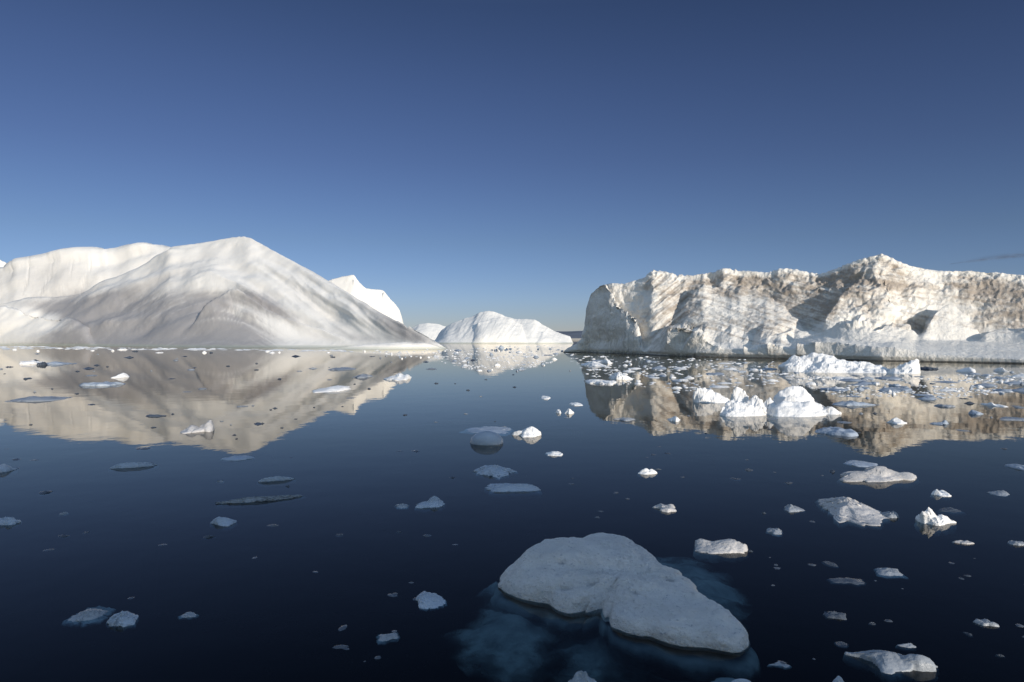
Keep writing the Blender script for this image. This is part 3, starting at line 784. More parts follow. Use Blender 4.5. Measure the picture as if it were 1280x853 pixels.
# ------------------------------------------------------------------ floating ice
def ice_mesh(name, w, d, h, mat, seed=0, style='lump', peaks=(), skew=0.0, outline=None, nphi=44, nring=14, deep=.7, flare=1.08, tilt=0.0, yaw=0.0, rough=1.0):
    """a floating piece of ice: w across, d deep, h high above the water (metres), origin on the waterline.
    peaks: (u, v, height, radius) bumps in the unit footprint."""
    r = random.Random(seed)
    ph = np.linspace(0, 2 * math.pi, nphi, endpoint=False)
    if outline is not None:
        o = np.array(outline, float)
        a = np.unwrap(np.arctan2(o[:, 1], o[:, 0])); rad = np.hypot(o[:, 0], o[:, 1])
        k = np.argsort(np.mod(a, 2 * math.pi))
        aa, rr = np.mod(a, 2 * math.pi)[k], rad[k]
        aa = np.concatenate([aa - 2 * math.pi, aa, aa + 2 * math.pi]); rr = np.tile(rr, 3)
        R = np.interp(ph, aa, rr)
        R *= 1 + .025 * perlin(np.cos(ph) * 9, np.sin(ph) * 9, 0, seed)
    else:
        c, s = np.cos(ph), np.sin(ph)
        if style == 'round':
            R = 1 + .10 * fbm(c * 1.3, s * 1.3, 0 * c, 3, seed)
        else:
            # a broken angular outline: straight fractures between a few corners
            nk = r.randint(6, 9)
            ang = sorted((k + r.uniform(-.33, .33)) * 2 * math.pi / nk for k in range(nk))
            rad = [r.uniform(.42, 1.2) for _ in range(nk)]
            cx_, cy_ = [q * math.cos(t) for q, t in zip(rad, ang)], [q * math.sin(t) for q, t in zip(rad, ang)]
            R = np.ones(nphi)
            for i_, t in enumerate(ph):
                for k in range(nk):
                    t0, t1 = ang[k - 1], ang[k]
                    tt = t
                    if t0 > t1: t0 -= 2 * math.pi
                    if tt > t1: tt -= 2 * math.pi
                    if t0 <= tt <= t1:
                        x0_, y0_, x1_, y1_ = cx_[k - 1], cy_[k - 1], cx_[k], cy_[k]
                        den = math.cos(tt) * (y1_ - y0_) - math.sin(tt) * (x1_ - x0_)
                        R[i_] = (x0_ * (y1_ - y0_) - y0_ * (x1_ - x0_)) / den
                        break
            R = smooth1(np.tile(R, 3), max(1, nphi // 40))[nphi:2 * nphi]
            R *= 1 + .20 * perlin(c * 3, s * 3, 0 * c, seed) + .22 * perlin(c * 8, s * 8, 0 * c, seed + 5)
            R /= max(np.abs(R * c).max(), 1e-3)
    n_top = nring
    rho = np.concatenate([np.linspace(0, 1, n_top) ** .8])
    V = []
    prof_p = {'slab': 2.6, 'lump': 2.2, 'jag': 2.6, 'round': 2.0, 'blade': 2.4}[style]
    def base_h(rh):
        return np.maximum(0, 1 - rh ** prof_p) ** (.5 if style in ('slab', 'round') else .7)
    for q in rho:
        u, v = q * R * np.cos(ph), q * R * np.sin(ph)
        z = base_h(np.full(nphi, q))
        if style == 'jag':
            z = z * (.45 + .9 * np.clip(.5 + 1.1 * fbm(u * 1.8, v * 1.8, 0 * u + seed, 3, seed + 1, .5, True), 0, 1.6))
        elif style == 'lump':
            z = z * (.6 + .7 * np.clip(.5 + 1.3 * fbm(u * 1.4, v * 1.4, 0 * u, 3, seed + 1), 0, 1.4))
        elif style == 'slab':
            z = z * np.clip(.7 + 1.3 * fbm(u * 1.8, v * 1.8, 0 * u, 3, seed + 1), .12, 1.5)
        elif style == 'blade':
            z = z * (.6 + .5 * fbm(u * 1.5, v * 3, 0 * u, 3, seed + 1))
        wu = u + .16 * fbm(u * 2.2, v * 2.2, 0 * u, 2, seed + 21)
        wv = v + .16 * fbm(u * 2.2, v * 2.2, 0 * u, 2, seed + 22)
        if peaks:
            z = z * .38
            for (pu, pv, ph_, pr) in peaks:
                rk = random.Random(int(seed * 13 + pu * 100))
                far = np.zeros(nphi)
                for k in range(6):                      # an angular crag: the nearest of six cut faces
                    t = (k + rk.uniform(-.3, .3)) * math.pi / 3
                    far = np.maximum(far, ((wu - pu) * math.cos(t) + (wv - pv) * math.sin(t)) * rk.uniform(.75, 1.3))
                dist = .6 * far / pr + .4 * np.hypot(wu - pu, wv - pv) / pr
                crag = ph_ * np.clip(1 - dist ** 1.35, 0, 1) ** .8 * base_h(np.full(nphi, q)) ** .3
                z = smax(z, crag, .12)
        elif style in ('lump', 'jag'):
            cut = np.full(nphi, 1.3)
            for k in range(5):
                t = r.__class__(seed * 7 + k).uniform(0, 6.28)
                sl_ = r.__class__(seed * 11 + k).uniform(.3, 1.1)
                cut = np.minimum(cut, 1.05 - sl_ * (wu * math.cos(t) + wv * math.sin(t)))
            z = z * np.clip(cut, .15, 1.3)
        z = z + skew * u * base_h(np.full(nphi, q))
        V.append(np.stack([u * w / 2, v * d / 2, z * h], 1))
    # below the waterline: flares out, then closes
    for q, zz in ((1.0 + (flare - 1) * .6, -.18), (flare, -.45), (flare * .9, -.75), (flare * .55, -.95), (.02, -1.0)):
        u, v = q * R * np.cos(ph), q * R * np.sin(ph)
        V.append(np.stack([u * w / 2, v * d / 2, np.full(nphi, zz * deep * h * 2.2)], 1))
    nr = len(V)
    P = np.concatenate(V)
    m = min(w, d)
    L = max(m, h * 1.5)
    dn = np.stack([fbm(P[:, 0] / L * 3, P[:, 1] / L * 3, P[:, 2] / L * 3, 4, seed + sd, .55) for sd in (40, 50, 60)], 1)
    fine = np.stack([fbm(P[:, 0] / L * 9, P[:, 1] / L * 9, P[:, 2] / L * 9, 3, seed + sd, .6, True) for sd in (70, 80, 90)], 1)
    k1, k2 = {'slab': (.24, .09), 'lump': (.26, .07), 'jag': (.30, .12), 'round': (.07, .012), 'blade': (.20, .06)}[style]
    amp = np.array([w * .5, d * .5, h])
    P = P + rough * (k1 * dn + k2 * fine) * amp * np.clip(np.concatenate([np.full(nphi, .6 + .4 * q) for q in rho] + [np.ones(nphi)] * 5), 0, 1)[:, None]
    # weld the centre rings
    c0, c1 = P[:nphi].mean(0), P[-nphi:].mean(0)
    body = P[nphi:-nphi]
    P = np.concatenate([body, [c0, c1]])
    if tilt or yaw:
        ct, st = math.cos(tilt), math.sin(tilt)
        x, z = P[:, 0].copy(), P[:, 2].copy()
        P[:, 0], P[:, 2] = x * ct - z * st, x * st + z * ct
        cy, sy = math.cos(yaw), math.sin(yaw)
        x, y = P[:, 0].copy(), P[:, 1].copy()
        P[:, 0], P[:, 1] = x * cy - y * sy, x * sy + y * cy
    rows = nr - 2
    F4 = []
    for a_ in range(rows - 1):
        for k in range(nphi):
            F4.append((a_ * nphi + k, (a_ + 1) * nphi + k, (a_ + 1) * nphi + (k + 1) % nphi, a_ * nphi + (k + 1) % nphi))
    nb = rows * nphi
    me = bpy.data.meshes.new(name)
    tri = [(nb, k, (k + 1) % nphi) for k in range(nphi)] + [(nb + 1, (rows - 1) * nphi + (k + 1) % nphi, (rows - 1) * nphi + k) for k in range(nphi)]
    me.from_pydata([tuple(p) for p in P], [], F4 + tri)
    me.polygons.foreach_set('use_smooth', np.full(len(me.polygons), style != 'jag' or True))
    me.materials.append(M[mat])
    me.update()
    return me


NAMES = {'ice floe': 'ice_floe', 'ice chunk': 'ice_chunk', 'ice chip': 'ice_chip', 'growler': 'growler'}
_seed = [100]


def piece(x0, x1, yt, yb, style, mat, label, cat='ice chunk', flat=.5, peaks=(), seed=None, sink=0.0, yaw=0.0, group=None, nphi=44, nring=13, skew=0.0, flare=1.04, deep=.45, rough=1.0, tilt=0.0, thin=None):
    if style == 'round': flare, deep = .96, .30
    """a piece of ice that spans photo columns x0..x1 and rows yt..yb; flat: share of the rows that is footprint, not height"""
    _seed[0] += 1
    sd = seed or _seed[0]
    hpx = yb - yt
    Yf = depth_of(yb)
    Yb = depth_of(yb - max(hpx * flat, .35))
    Yc = (Yf + Yb) / 2
    w_ = (x1 - x0) / F * Yc
    d_ = min(max(Yb - Yf, .16 * w_), 2.2 * w_)
    if thin: d_ = thin * w_
    Yc = Yf + d_ / 2
    h_ = max((hpx * (1 - flat)) / F * Yc, .012)
    me = ice_mesh(NAMES[cat], w_, d_, h_, mat, sd, style, peaks, skew, nphi=nphi, nring=nring, flare=flare, deep=deep, yaw=yaw, rough=rough, tilt=tilt)
    o = link(NAMES[cat], me, loc=(px2x((x0 + x1) / 2, Yc), Yc, -sink * h_))
    tag(o, label, cat, group)
    return o


# ---- the big floe in the foreground, its sunken foot a part of it
def main_floe():
    zt = .16
    def un(x, y, z):
        Y = (CAMH - z) * F / (y - HZ)
        return px2x(x, Y), Y
    out = [(620, 714), (626, 706), (640, 697), (662, 686), (690, 676), (706, 668), (718, 667), (732, 662), (748, 660), (770, 662.5), (788, 669), (802, 678), (818, 687), (826, 695), (836, 703), (846, 710), (858, 718), (868, 729),
           (873, 742), (888, 756), (905, 767), (924, 779), (936, 791), (938.5, 799), (934, 807), (922, 812), (906, 812), (890, 806), (872, 805), (850, 803), (834, 800), (812, 791), (798, 791), (778, 785), (762, 778), (757, 771), (762, 765),
           (752, 757), (738, 758), (728, 763), (712, 763), (698, 759), (684, 750), (668, 749), (650, 744), (634, 738), (627, 728)]
    pts = np.array([un(x, y, .17 if y < 715 else .04) for x, y in out])
    c = np.array(un(772, 738, .1))
    o = pts - c
    n, rings = 220, 64
    ph = np.linspace(0, 2 * math.pi, n, endpoint=False)
    a = np.mod(np.arctan2(o[:, 1], o[:, 0]), 2 * math.pi); k = np.argsort(a)
    aa = np.concatenate([a[k] - 2 * math.pi, a[k], a[k] + 2 * math.pi]); rr = np.tile(np.hypot(o[:, 0], o[:, 1])[k], 3)
    R = np.interp(ph, aa, rr)
    R = smooth1(np.tile(R, 3), 1)[n:2 * n]
    V = []
    qs = np.concatenate([np.linspace(.0, .9, rings - 14), np.linspace(.915, 1.0, 14)])
    for q in qs:
        x, y = q * R * np.cos(ph), q * R * np.sin(ph)
        e = (1 - q) * R                         # distance to the edge
        z = .11 * (1 - np.exp(-e / .05)) + .09 * (1 - np.exp(-e / .45))
        # a swell along the back, a dip towards the notch, ridges along the right arm
        z += .22 * np.exp(-((x + .35 + .28 * y) / 1.0) ** 2 - ((y - .9) / .75) ** 2) * np.clip(e / .3, 0, 1)
        z -= .10 * np.exp(-((x + .12) / .20) ** 2 - ((y + .42) / .24) ** 2)
        z -= .07 * np.exp(-((x - .1) / .8) ** 2 - ((y - .28 + .2 * x) / .16) ** 2) * np.clip(e / .2, 0, 1)
        z -= .04 * np.exp(-((x + .75) / .3) ** 2 - ((y - .3) / .15) ** 2)
        z += .05 * np.exp(-((x - .75) / .7) ** 2 - ((y + .25 + .45 * (x - .6)) / .09) ** 2) * np.clip(e / .15, 0, 1)
        m = np.clip(e / .12, .25, 1)
        z += m * (.15 * fbm(x / .6, y / .6, 0 * x, 4, 5) + .075 * fbm(x / .22, y / .22, 0 * x, 4, 9, .65) + .02 * fbm(x / .05, y / .05, 0 * x, 2, 12))
        for hx, hy, hr in ((-.62, .42, .035), (-.28, .25, .10), (-.10, .20, .06), (-.30, -.02, .05), (-.18, 1.25, .07), (.02, 1.3, .06), (.30, 1.0, .05), (.14, -.30, .03), (.8, -.2, .08), (-.6, -.1, .06), (.65, .2, .05)):
            z -= .085 * np.exp(-((x - hx) / (hr * 1.25)) ** 2 - ((y - hy) / (hr * .6)) ** 2)
        z = np.where(q >= 1.0, -.03, z)
        V.append(np.stack([x, y, np.maximum(z, -.03)], 1))
    for q, zz in ((.93, -.05), (.80, -.09), (.60, -.13), (.3, -.15), (.0, -.15)):
        V.append(np.stack([q * R * np.cos(ph), q * R * np.sin(ph), np.full(n, zz)], 1))
    P = np.concatenate(V)
    edge = np.concatenate([np.full(n, sstep(.9, 1.0, q)) for q in qs] + [np.ones(n)] * 5)
    for ax, sd in ((0, 21), (1, 22)):
        P[:, ax] += edge * (.055 * fbm(P[:, 0] / .25, P[:, 1] / .25, P[:, 2] / .12, 3, sd) + .02 * fbm(P[:, 0] / .07, P[:, 1] / .07, P[:, 2] / .06, 2, sd + 7))
    nr = len(V)
    i = np.arange(nr - 1)[:, None] * n + np.arange(n)[None]
    j = np.arange(nr - 1)[:, None] * n + (np.arange(n)[None] + 1) % n
    Fc = np.stack([i, i + n, j + n, j], -1).reshape(-1, 4)
    me = mesh_from('ice_floe', P, Fc, M['floe'])
    f = link('ice_floe', me, loc=(c[0], c[1], 0))
    tag(f, 'largest ice floe, a granular white triangular slab lying in the dark near water', 'ice floe')
    # sunken foot: broad lobes of ice under the surface, running out to the left front and the right back
    def lobe(pts, zc, th, sd, cx, cy):
        p = np.array([un(x, y, zc) for x, y in pts]) - np.array([c[0], c[1]])
        cc = np.array(un(cx, cy, zc)) - np.array([c[0], c[1]])
        o2 = p - cc
        m = 90
        ph2 = np.linspace(0, 2 * math.pi, m, endpoint=False)
        a2 = np.mod(np.arctan2(o2[:, 1], o2[:, 0]), 2 * math.pi); k2 = np.argsort(a2)
        R2 = np.interp(ph2, np.concatenate([a2[k2] - 2 * math.pi, a2[k2], a2[k2] + 2 * math.pi]), np.tile(np.hypot(o2[:, 0], o2[:, 1])[k2], 3))
        R2 = smooth1(np.tile(R2, 3), 2)[m:2 * m] * (1 + .45 * fbm(np.cos(ph2) * 2.5, np.sin(ph2) * 2.5, 0 * ph2, 4, sd, .6))
        VV = []
        Q = []
        for q in np.linspace(0, 1, 26):
            x, y = cc[0] + q * R2 * np.cos(ph2), cc[1] + q * R2 * np.sin(ph2)
            z = zc + th * (1 - q) + .16 * fbm(x / .5, y / .5, 0 * x, 4, sd + 3) + .05 * fbm(x / .15, y / .15, 0 * x, 3, sd + 5)
            VV.append(np.stack([x, y, np.minimum(z, -.10)], 1)); Q.append(np.full(m, 1 - q ** 1.5))
        for q, dz in ((.9, -.14), (0, -.2)):
            VV.append(np.stack([cc[0] + q * R2 * np.cos(ph2), cc[1] + q * R2 * np.sin(ph2), np.full(m, zc + dz)], 1)); Q.append(np.full(m, 1 - q ** 1.5))
        solid.append(np.concatenate(Q))
        return VV, m
    Vs, Fs, off = [], [], 0
    solid = []
    for pts, zc, th, sd, cx, cy in (([(545, 800), (590, 780), (612, 752), (645, 735), (700, 745), (760, 775), (715, 812), (682, 838), (640, 860), (585, 850), (566, 822)], -.36, .18, 3, 650, 790),
                                    ([(668, 815), (700, 775), (745, 762), (800, 785), (850, 808), (842, 845), (785, 868), (715, 870), (670, 848)], -.46, .2, 8, 755, 815),
                                    ([(812, 692), (850, 694), (888, 706), (918, 732), (936, 768), (905, 788), (855, 765), (822, 735)], -.34, .18, 12, 868, 738),
                                    ([(850, 805), (880, 812), (900, 822), (895, 840), (870, 838), (856, 822)], -.42, .2, 15, 875, 823),
                                    ([(590, 748), (625, 736), (650, 745), (630, 756), (600, 760)], -.34, .2, 18, 620, 748)):
        VV, m = lobe(pts, zc, th, sd, cx, cy)
        nr2 = len(VV)
        i = np.arange(nr2 - 1)[:, None] * m + np.arange(m)[None]
        j = np.arange(nr2 - 1)[:, None] * m + (np.arange(m)[None] + 1) % m
        Fs.append(np.stack([i, i + m, j + m, j], -1).reshape(-1, 4) + off)
        Vs.append(np.concatenate(VV)); off += nr2 * m
    # a collar of solid ice that carries on from the floe's edge under the water
    VV = []
    Rc = R * (1.02 + .05 * fbm(np.cos(ph) * 2, np.sin(ph) * 2, 0 * ph, 3, 77)) + .05
    for q, zz, so in ((.80, -.07, 1.0), (.90, -.08, 1.0), (.95, -.10, .9), (1.0, -.14, .7), (1.015, -.20, .3), (1.03, -.27, .05), (1.04, -.34, -.15), (.98, -.42, .1), (.8, -.42, .5)):
        VV.append(np.stack([q * Rc * np.cos(ph), q * Rc * np.sin(ph), zz + .03 * fbm(np.cos(ph) * 6, np.sin(ph) * 6, 0 * ph + q, 3, 78)], 1)); solid.append(np.full(n, so))
    nr2 = len(VV)
    i = np.arange(nr2 - 1)[:, None] * n + np.arange(n)[None]
    j = np.arange(nr2 - 1)[:, None] * n + (np.arange(n)[None] + 1) % n
    Fs.append(np.stack([i, i + n, j + n, j], -1).reshape(-1, 4) + off)
    Vs.append(np.concatenate(VV))
    tag(link('submerged_foot', mesh_from('submerged_foot', np.concatenate(Vs), np.concatenate(Fs), M['sunk'], attrs={'solid': np.concatenate(solid)}), parent=f), 'dim blue-green ice showing under the water around the floe')


main_floe()
HI = dict(nphi=72, nring=26)
# ---- named pieces; columns and rows are where the photograph shows them
piece(588, 629, 536, 557, 'round', 'pale', 'smooth round dome of pale blue ice in mid water, left of a bright white lump', flat=.30, **HI)
piece(574, 648, 529, 546, 'slab', 'pale', 'low flat shelf of blue ice just behind the round blue dome', 'ice floe', flat=.86, nphi=72, nring=20, sink=.35)
piece(640, 678, 531, 547, 'lump', 'white', 'bright white sunlit lump in mid water, right of the round blue dome', flat=.30, peaks=((-.55, 0, .55, .7), (.25, .1, 1.0, .9)), **HI)
piece(606, 677, 597, 614, 'lump', 'pale', 'long lumpy blue-white bar of ice behind the tip of the largest floe', flat=.35, peaks=((-.45, 0, .5, .7), (.3, 0, .6, .8)), **HI)
piece(592, 646, 576, 598, 'jag', 'pale', 'flat ragged blue floe just behind the long lumpy blue-white bar', 'ice floe', flat=.72, **HI)
piece(320, 367, 592, 602, 'blade', 'pale', 'smooth tapered blue ice bar above the long rough ice log on the left', flat=.3, yaw=.42, thin=.22, **HI)
piece(134, 193, 573, 585, 'blade', 'pale', 'smooth rounded blue ice bar in open water just below the left iceberg\'s reflection', flat=.3, yaw=.40, thin=.24, **HI)
piece(254, 376, 618, 628, 'blade', 'wet', 'long narrow rough grey ice log in the left middle water', flat=.3, yaw=.36, thin=.10, rough=1.5, nphi=110, nring=26)
piece(262, 301, 641, 659, 'lump', 'pale', 'small blue ice lump with a flat right tail before the rough ice log', flat=.5, peaks=((-.45, .1, .9, .8),), **HI)
piece(-12, 22, 577, 592, 'lump', 'pale', 'blue ice lump cut by the left edge, the farther of two there', flat=.45)
piece(-16, 26, 643, 658, 'slab', 'pale', 'blue ice slab with a thin tail at the left edge, nearer than the lump', 'ice floe', flat=.55)
piece(280, 316, 567, 576, 'slab', 'pale', 'thin flat blue ice slab at the lowest point of the left iceberg\'s reflection', 'ice floe', flat=.7)
piece(521, 563, 617, 635, 'lump', 'pale', 'blue-white ice lump with a small central peak, left of the long lumpy bar', flat=.45, peaks=((0, .2, 1.0, .5), (-.5, 0, .4, .5)), **HI)
piece(492, 512, 627, 636, 'jag', 'wet', 'little wispy grey ice cluster just left of the peaked blue-white lump', flat=.7, sink=.3)
piece(509, 554, 733, 761, 'jag', 'pale', 'tilted blue ice block alone left of the largest floe', flat=.78, yaw=.35, **HI)
piece(132, 171, 756, 791, 'jag', 'pale', 'jagged blue ice chunk, right one of a bottom left touching pair', flat=.74, **HI)
piece(83, 133, 752, 783, 'jag', 'wet', 'dark curled ice chunk in the bottom left, left one of a touching pair', flat=.8, sink=.35, **HI)
piece(221, 248, 761, 774, 'jag', 'wet', 'dim grey ice scrap right of the jagged bottom left pair', flat=.75, sink=.3)
piece(464, 499, 785, 807, 'jag', 'wet', 'faint wispy ice scrap awash below the tilted blue block', flat=.85, sink=.45)
piece(868, 946, 663, 695, 'lump', 'dull', 'sunlit wedge of ice with a clear lower edge right of the largest floe', flat=.52, peaks=((-.75, .2, .7, .6), (.2, .1, .8, .8), (.7, 0, .8, .5)), yaw=-.22, **HI)
piece(1017, 1098, 614, 650, 'jag', 'dull', 'rugged bright ice chunk with a dark hole, in the right middle water', flat=.70, yaw=-.30, nphi=90, nring=30)
piece(1043, 1149, 577, 604, 'lump', 'dull', 'long warm white ice chunk under the peak\'s reflection, largest of the right middle water', flat=.45, peaks=((-.5, .0, .6, .7), (.05, .1, 1.0, .6), (.7, 0, .5, .5)), nphi=90, nring=30)
piece(1044, 1094, 573, 584, 'slab', 'pale', 'thin blue ice plate right behind the long warm white chunk', 'ice floe', flat=.8)
piece(1141, 1194, 630, 660, 'jag', 'white', 'winged white ice chunk with a toothed fin on its left side', flat=.40, peaks=((-.55, 0, 1.0, .55), (-.2, .1, 1.1, .35), (.4, 0, .55, .6)), **HI)
piece(1168, 1208, 628, 642, 'blade', 'dark', 'clear dark ice bar right behind the winged white chunk', flat=.6, sink=.3)
piece(1163, 1193, 607, 622, 'lump', 'white', 'small arched ice chunk behind the winged white chunk', flat=.5, peaks=((-.6, -.1, 1.0, .45), (.3, .3, .5, .6)))
piece(1101, 1132, 637, 650, 'jag', 'wet', 'small grey ice chunk between the rugged chunk and the winged chunk', flat=.6)
piece(1062, 1168, 794, 846, 'blade', 'wet', 'clear grey bullet-shaped ice chunk in the bottom right', flat=.60, yaw=-.42, peaks=((-.1, .1, .6, .7), (.6, 0, .9, .5)), **HI)
piece(1120, 1152, 798, 812, 'blade', 'wet', 'small clear ice lump touching the back of the bullet-shaped chunk', flat=.6, sink=.2)
piece(702, 751, 838, 866, 'jag', 'pale', 'blue-white ice lump cut by the bottom edge in front of the largest floe', flat=.45, **HI)
piece(880, 958, 838, 872, 'slab', 'wet', 'dim sunken ice plate at the bottom edge, right of the blue-white lump', 'ice floe', flat=.9, sink=1.1)
piece(912, 942, 846, 862, 'round', 'pale', 'pale tip of ice poking up beside the dim sunken plate', flat=.4)
piece(1039, 1060, 842, 864, 'lump', 'pale', 'little pale pointed ice tip at the bottom edge on the right', flat=.3, peaks=((-.1, 0, 1.0, 1.0),))
piece(815, 849, 627, 641, 'slab', 'dull', 'small flat grey-white ice piece straight behind the largest floe', flat=.6, yaw=-.25)
piece(797, 825, 582, 594, 'lump', 'white', 'small knobbly white ice lump alone in the middle right water', flat=.35, peaks=((-.3, 0, .9, .5), (.3, 0, .7, .6)))
piece(682, 709, 563, 570, 'slab', 'white', 'thin white ice sliver in the centre, nearer than the bright white lump', flat=.55)
piece(1019, 1068, 529, 546, 'slab', 'pale', 'striped blue ice slab tilted to the right below the three-part white group', 'ice floe', flat=.6, yaw=-.3)
piece(1262, 1292, 578, 589, 'slab', 'pale', 'flat blue ice slab cut by the right edge', 'ice floe', flat=.6)
# three-part white group in the right middle
def growler(label, x0, x1, layers, amp, seed, ncol=170, nrow=110, mat='white', jag=.5):
    Ys = [p[2] for L in layers for p in L.ridge] + [p[1] for L in layers for p in L.front]
    sc = (max(Ys) - min(Ys)) + 1
    def disp(P, N):
        x, y, z = P[..., 0], P[..., 1], P[..., 2]
        k = (x1 - x0) / F * np.mean(Ys)
        l1, l2, l3 = k / 5, k / 14, k / 40
        d = .9 * fbm(x / l1, y / l1, z / l1, 3, seed) + jag * .7 * fbm(x / l2, y / l2, z / l2, 3, seed + 5, .55, True) + .16 * fbm(x / l3, y / l3, z / l3, 3, seed + 9)
        px, py = pxy(P)
        w_ = (x1 - x0) / 7
        d = d + .42 * facets((px + 3 * d) / w_, (py + 3 * d) / w_ * 1.6, seed) + .22 * facets(px / w_ * 2.3, py / w_ * 3.4, seed + 1)
        return amp * d * (.35 + .65 * sstep(-.05, .35, z))
    me = berg_mesh('growler', x0 - 8, x1 + 8, ncol, nrow, layers, M[mat], disp, {}, Ymin=min(Ys) - 1.5, Ymax=max(Ys) + 3.0, wY=.6, wz=.15)
    tag(link('growler', me), label, 'growler')


G = dict(sub=.35, edge=3, smY=3, k=.06, sm=.6)
growler('grey shaded block, leftmost of the three-part white ice group', 866, 914, [
    Layer([(867, 499, 33.0), (868, 491, 33.0), (871, 487, 33), (876, 483.5, 33), (881, 485, 33), (887, 487.4, 33), (896, 491.4, 32.9), (904, 496, 32.8), (911, 499.5, 32.7), (914, 503, 32.6)],
          [(866, 32.6), (880, 32.4), (914, 32.0)], p=.6, back=.5, run=1.2, **G)], .16, 3)
growler('twin-peaked white growler, middle one of the three-part group', 899, 958, [
    Layer([(910, 508, 28.4), (913, 497, 28.4), (917, 486.5, 28.4), (921, 483, 28.4), (926, 484, 28.4), (930, 488, 28.3), (933, 495, 28.2), (935, 503, 28.1)], [(910, 27.8), (935, 27.6)], p=.7, back=1.2, run=.8, **G),
    Layer([(899, 519, 27.2), (902, 511, 27.3), (906, 506, 27.5), (912, 501.5, 27.6), (920, 502.5, 27.5), (930, 505, 27.4), (942, 507, 27.3), (952, 509, 27.2), (957, 513, 27.1)], [(899, 26.5), (925, 26.4), (957, 26.8)], p=.55, back=.3, run=1.0, **G),
    Layer([(929, 508, 27.8), (934, 501, 27.8), (940, 496.5, 27.8), (945, 493.6, 27.8), (948, 495.5, 27.7), (952, 501, 27.6), (956, 508, 27.4), (958, 514, 27.3)], [(929, 27.2), (958, 26.9)], p=.7, back=1.0, run=.6, **G)], .13, 5, ncol=210, nrow=150)
growler('largest rounded white growler with a right skirt, right of the twin-peaked one', 953, 1050, [
    Layer([(962, 506, 28.6), (968, 495, 28.6), (975, 489, 28.6), (984, 484, 28.6), (992, 481.6, 28.6), (1000, 482.2, 28.6), (1006, 485, 28.5), (1010, 490, 28.4), (1014, 496, 28.3), (1019, 501.5, 28.2), (1027, 505.5, 28.0), (1037, 508.5, 27.8), (1046, 512, 27.6), (1051, 515, 27.5)], [(962, 27.6), (1010, 27.4), (1051, 27.1)], p=.6, back=.6, run=1.4, **G),
    Layer([(962, 519, 27.2), (966, 511, 27.3), (971, 505, 27.4), (979, 501.5, 27.5), (990, 503, 27.5), (1002, 502.6, 27.5), (1012, 503, 27.4), (1020, 506, 27.3), (1027, 511, 27.2), (1033, 518, 27.0)], [(962, 26.5), (1000, 26.2), (1033, 26.6)], p=.55, back=.2, run=.8, **G),
    Layer([(976, 504, 27.9), (982, 497, 27.9), (988, 493, 27.9), (992, 496, 27.8), (997, 503, 27.7)], [(976, 27.4), (997, 27.3)], p=.8, back=1.0, run=.5, **G),
    Layer([(951, 509, 28.0), (956, 501, 28), (962, 497.6, 28), (967, 500, 27.9), (975, 505, 27.8)], [(951, 27.3), (975, 27.1)], p=.7, back=.7, run=.6, **G)], .13, 9, ncol=260, nrow=170, jag=.3)
# rubble growler before the right berg
growler("long snow-white rubble growler lying before the right iceberg's white ledge", 977, 1118, [
    Layer([(977, 464, 66), (979, 456, 66), (983, 450.5, 66), (990, 447, 66), (998, 445.4, 66), (1006, 443.6, 66), (1016, 442.4, 65.8), (1026, 443.2, 65.6), (1036, 444.6, 65.4), (1046, 446.6, 65.2), (1058, 450, 65), (1070, 453, 64.8), (1082, 456, 64.6), (1095, 457.5, 64.4), (1108, 459, 64.2), (1117, 463, 64)],
          [(977, 64.5), (1000, 63.5), (1118, 61.5)], p=.6, back=.3, run=2, **G),
    Layer([(1000, 466, 63.6), (1010, 456, 64), (1022, 453, 64.2), (1036, 455, 64), (1052, 457, 63.6), (1066, 459, 63.2), (1080, 461, 62.8), (1096, 461.5, 62.4), (1112, 463, 62.2), (1118, 467, 62)],
          [(1000, 62.6), (1118, 61)], p=.5, back=.2, run=2, **G)], .62, 13, ncol=330, nrow=120, jag=.45)
growler('finned white growler at the right end of the rubble growler', 1108, 1152, [
    Layer([(1108, 466, 62), (1115, 462, 62), (1124, 457, 62), (1133, 452.5, 62), (1141, 449.6, 62), (1146, 447.4, 62), (1149, 449.4, 62), (1150, 458, 62), (1151, 467, 62)], [(1108, 60.6), (1151, 60.2)], p=.7, back=1.0, run=1.5, **G)], .22, 17)
piece(727, 772, 467, 482, 'slab', 'white', 'flat pinkish white floe on the shaded cliff\'s reflection, left one of two', 'ice floe', flat=.75, **HI)
piece(758, 789, 462, 476, 'lump', 'white', 'bright humped floe on the shaded cliff\'s reflection, right one of two', 'ice floe', flat=.45, **HI)
piece(729, 754, 444, 458, 'jag', 'white', 'lumpy white brash heap afloat right below the shaded cliff', flat=.7, **HI)
piece(750, 764, 443, 455, 'jag', 'white', 'small white twin lump right of the brash heap below the shaded cliff', flat=.6)
# left middle
piece(228, 252, 527, 542, 'lump', 'dull', 'small white lump touching a bigger white lump on the left iceberg\'s reflection', flat=.35, peaks=((0, 0, .8, .8),))
piece(246, 270, 523, 541, 'lump', 'dull', 'bright rounded white lump on the left iceberg\'s reflection, bigger of a touching pair', flat=.3, peaks=((.3, .1, 1.0, .9), (-.4, 0, .6, .6)))
piece(393, 436, 477, 491, 'slab', 'white', 'pale triangular ice floe on the right part of the left iceberg\'s reflection', 'ice floe', flat=.55, peaks=((.3, 0, .8, .9),))
piece(104, 152, 475, 484, 'slab', 'pale', 'long pale ice slab with a dark middle on the left iceberg\'s reflection', 'ice floe', flat=.5)
piece(140, 159, 465, 473, 'lump', 'white', 'tiny white pointed ice piece just behind the long pale slab', flat=.3, peaks=((.4, 0, 1.0, .7),))
piece(4, 78, 493, 504, 'jag', 'wet', 'long ragged grey ice strip near the left edge on the iceberg\'s reflection', 'ice floe', flat=.7)
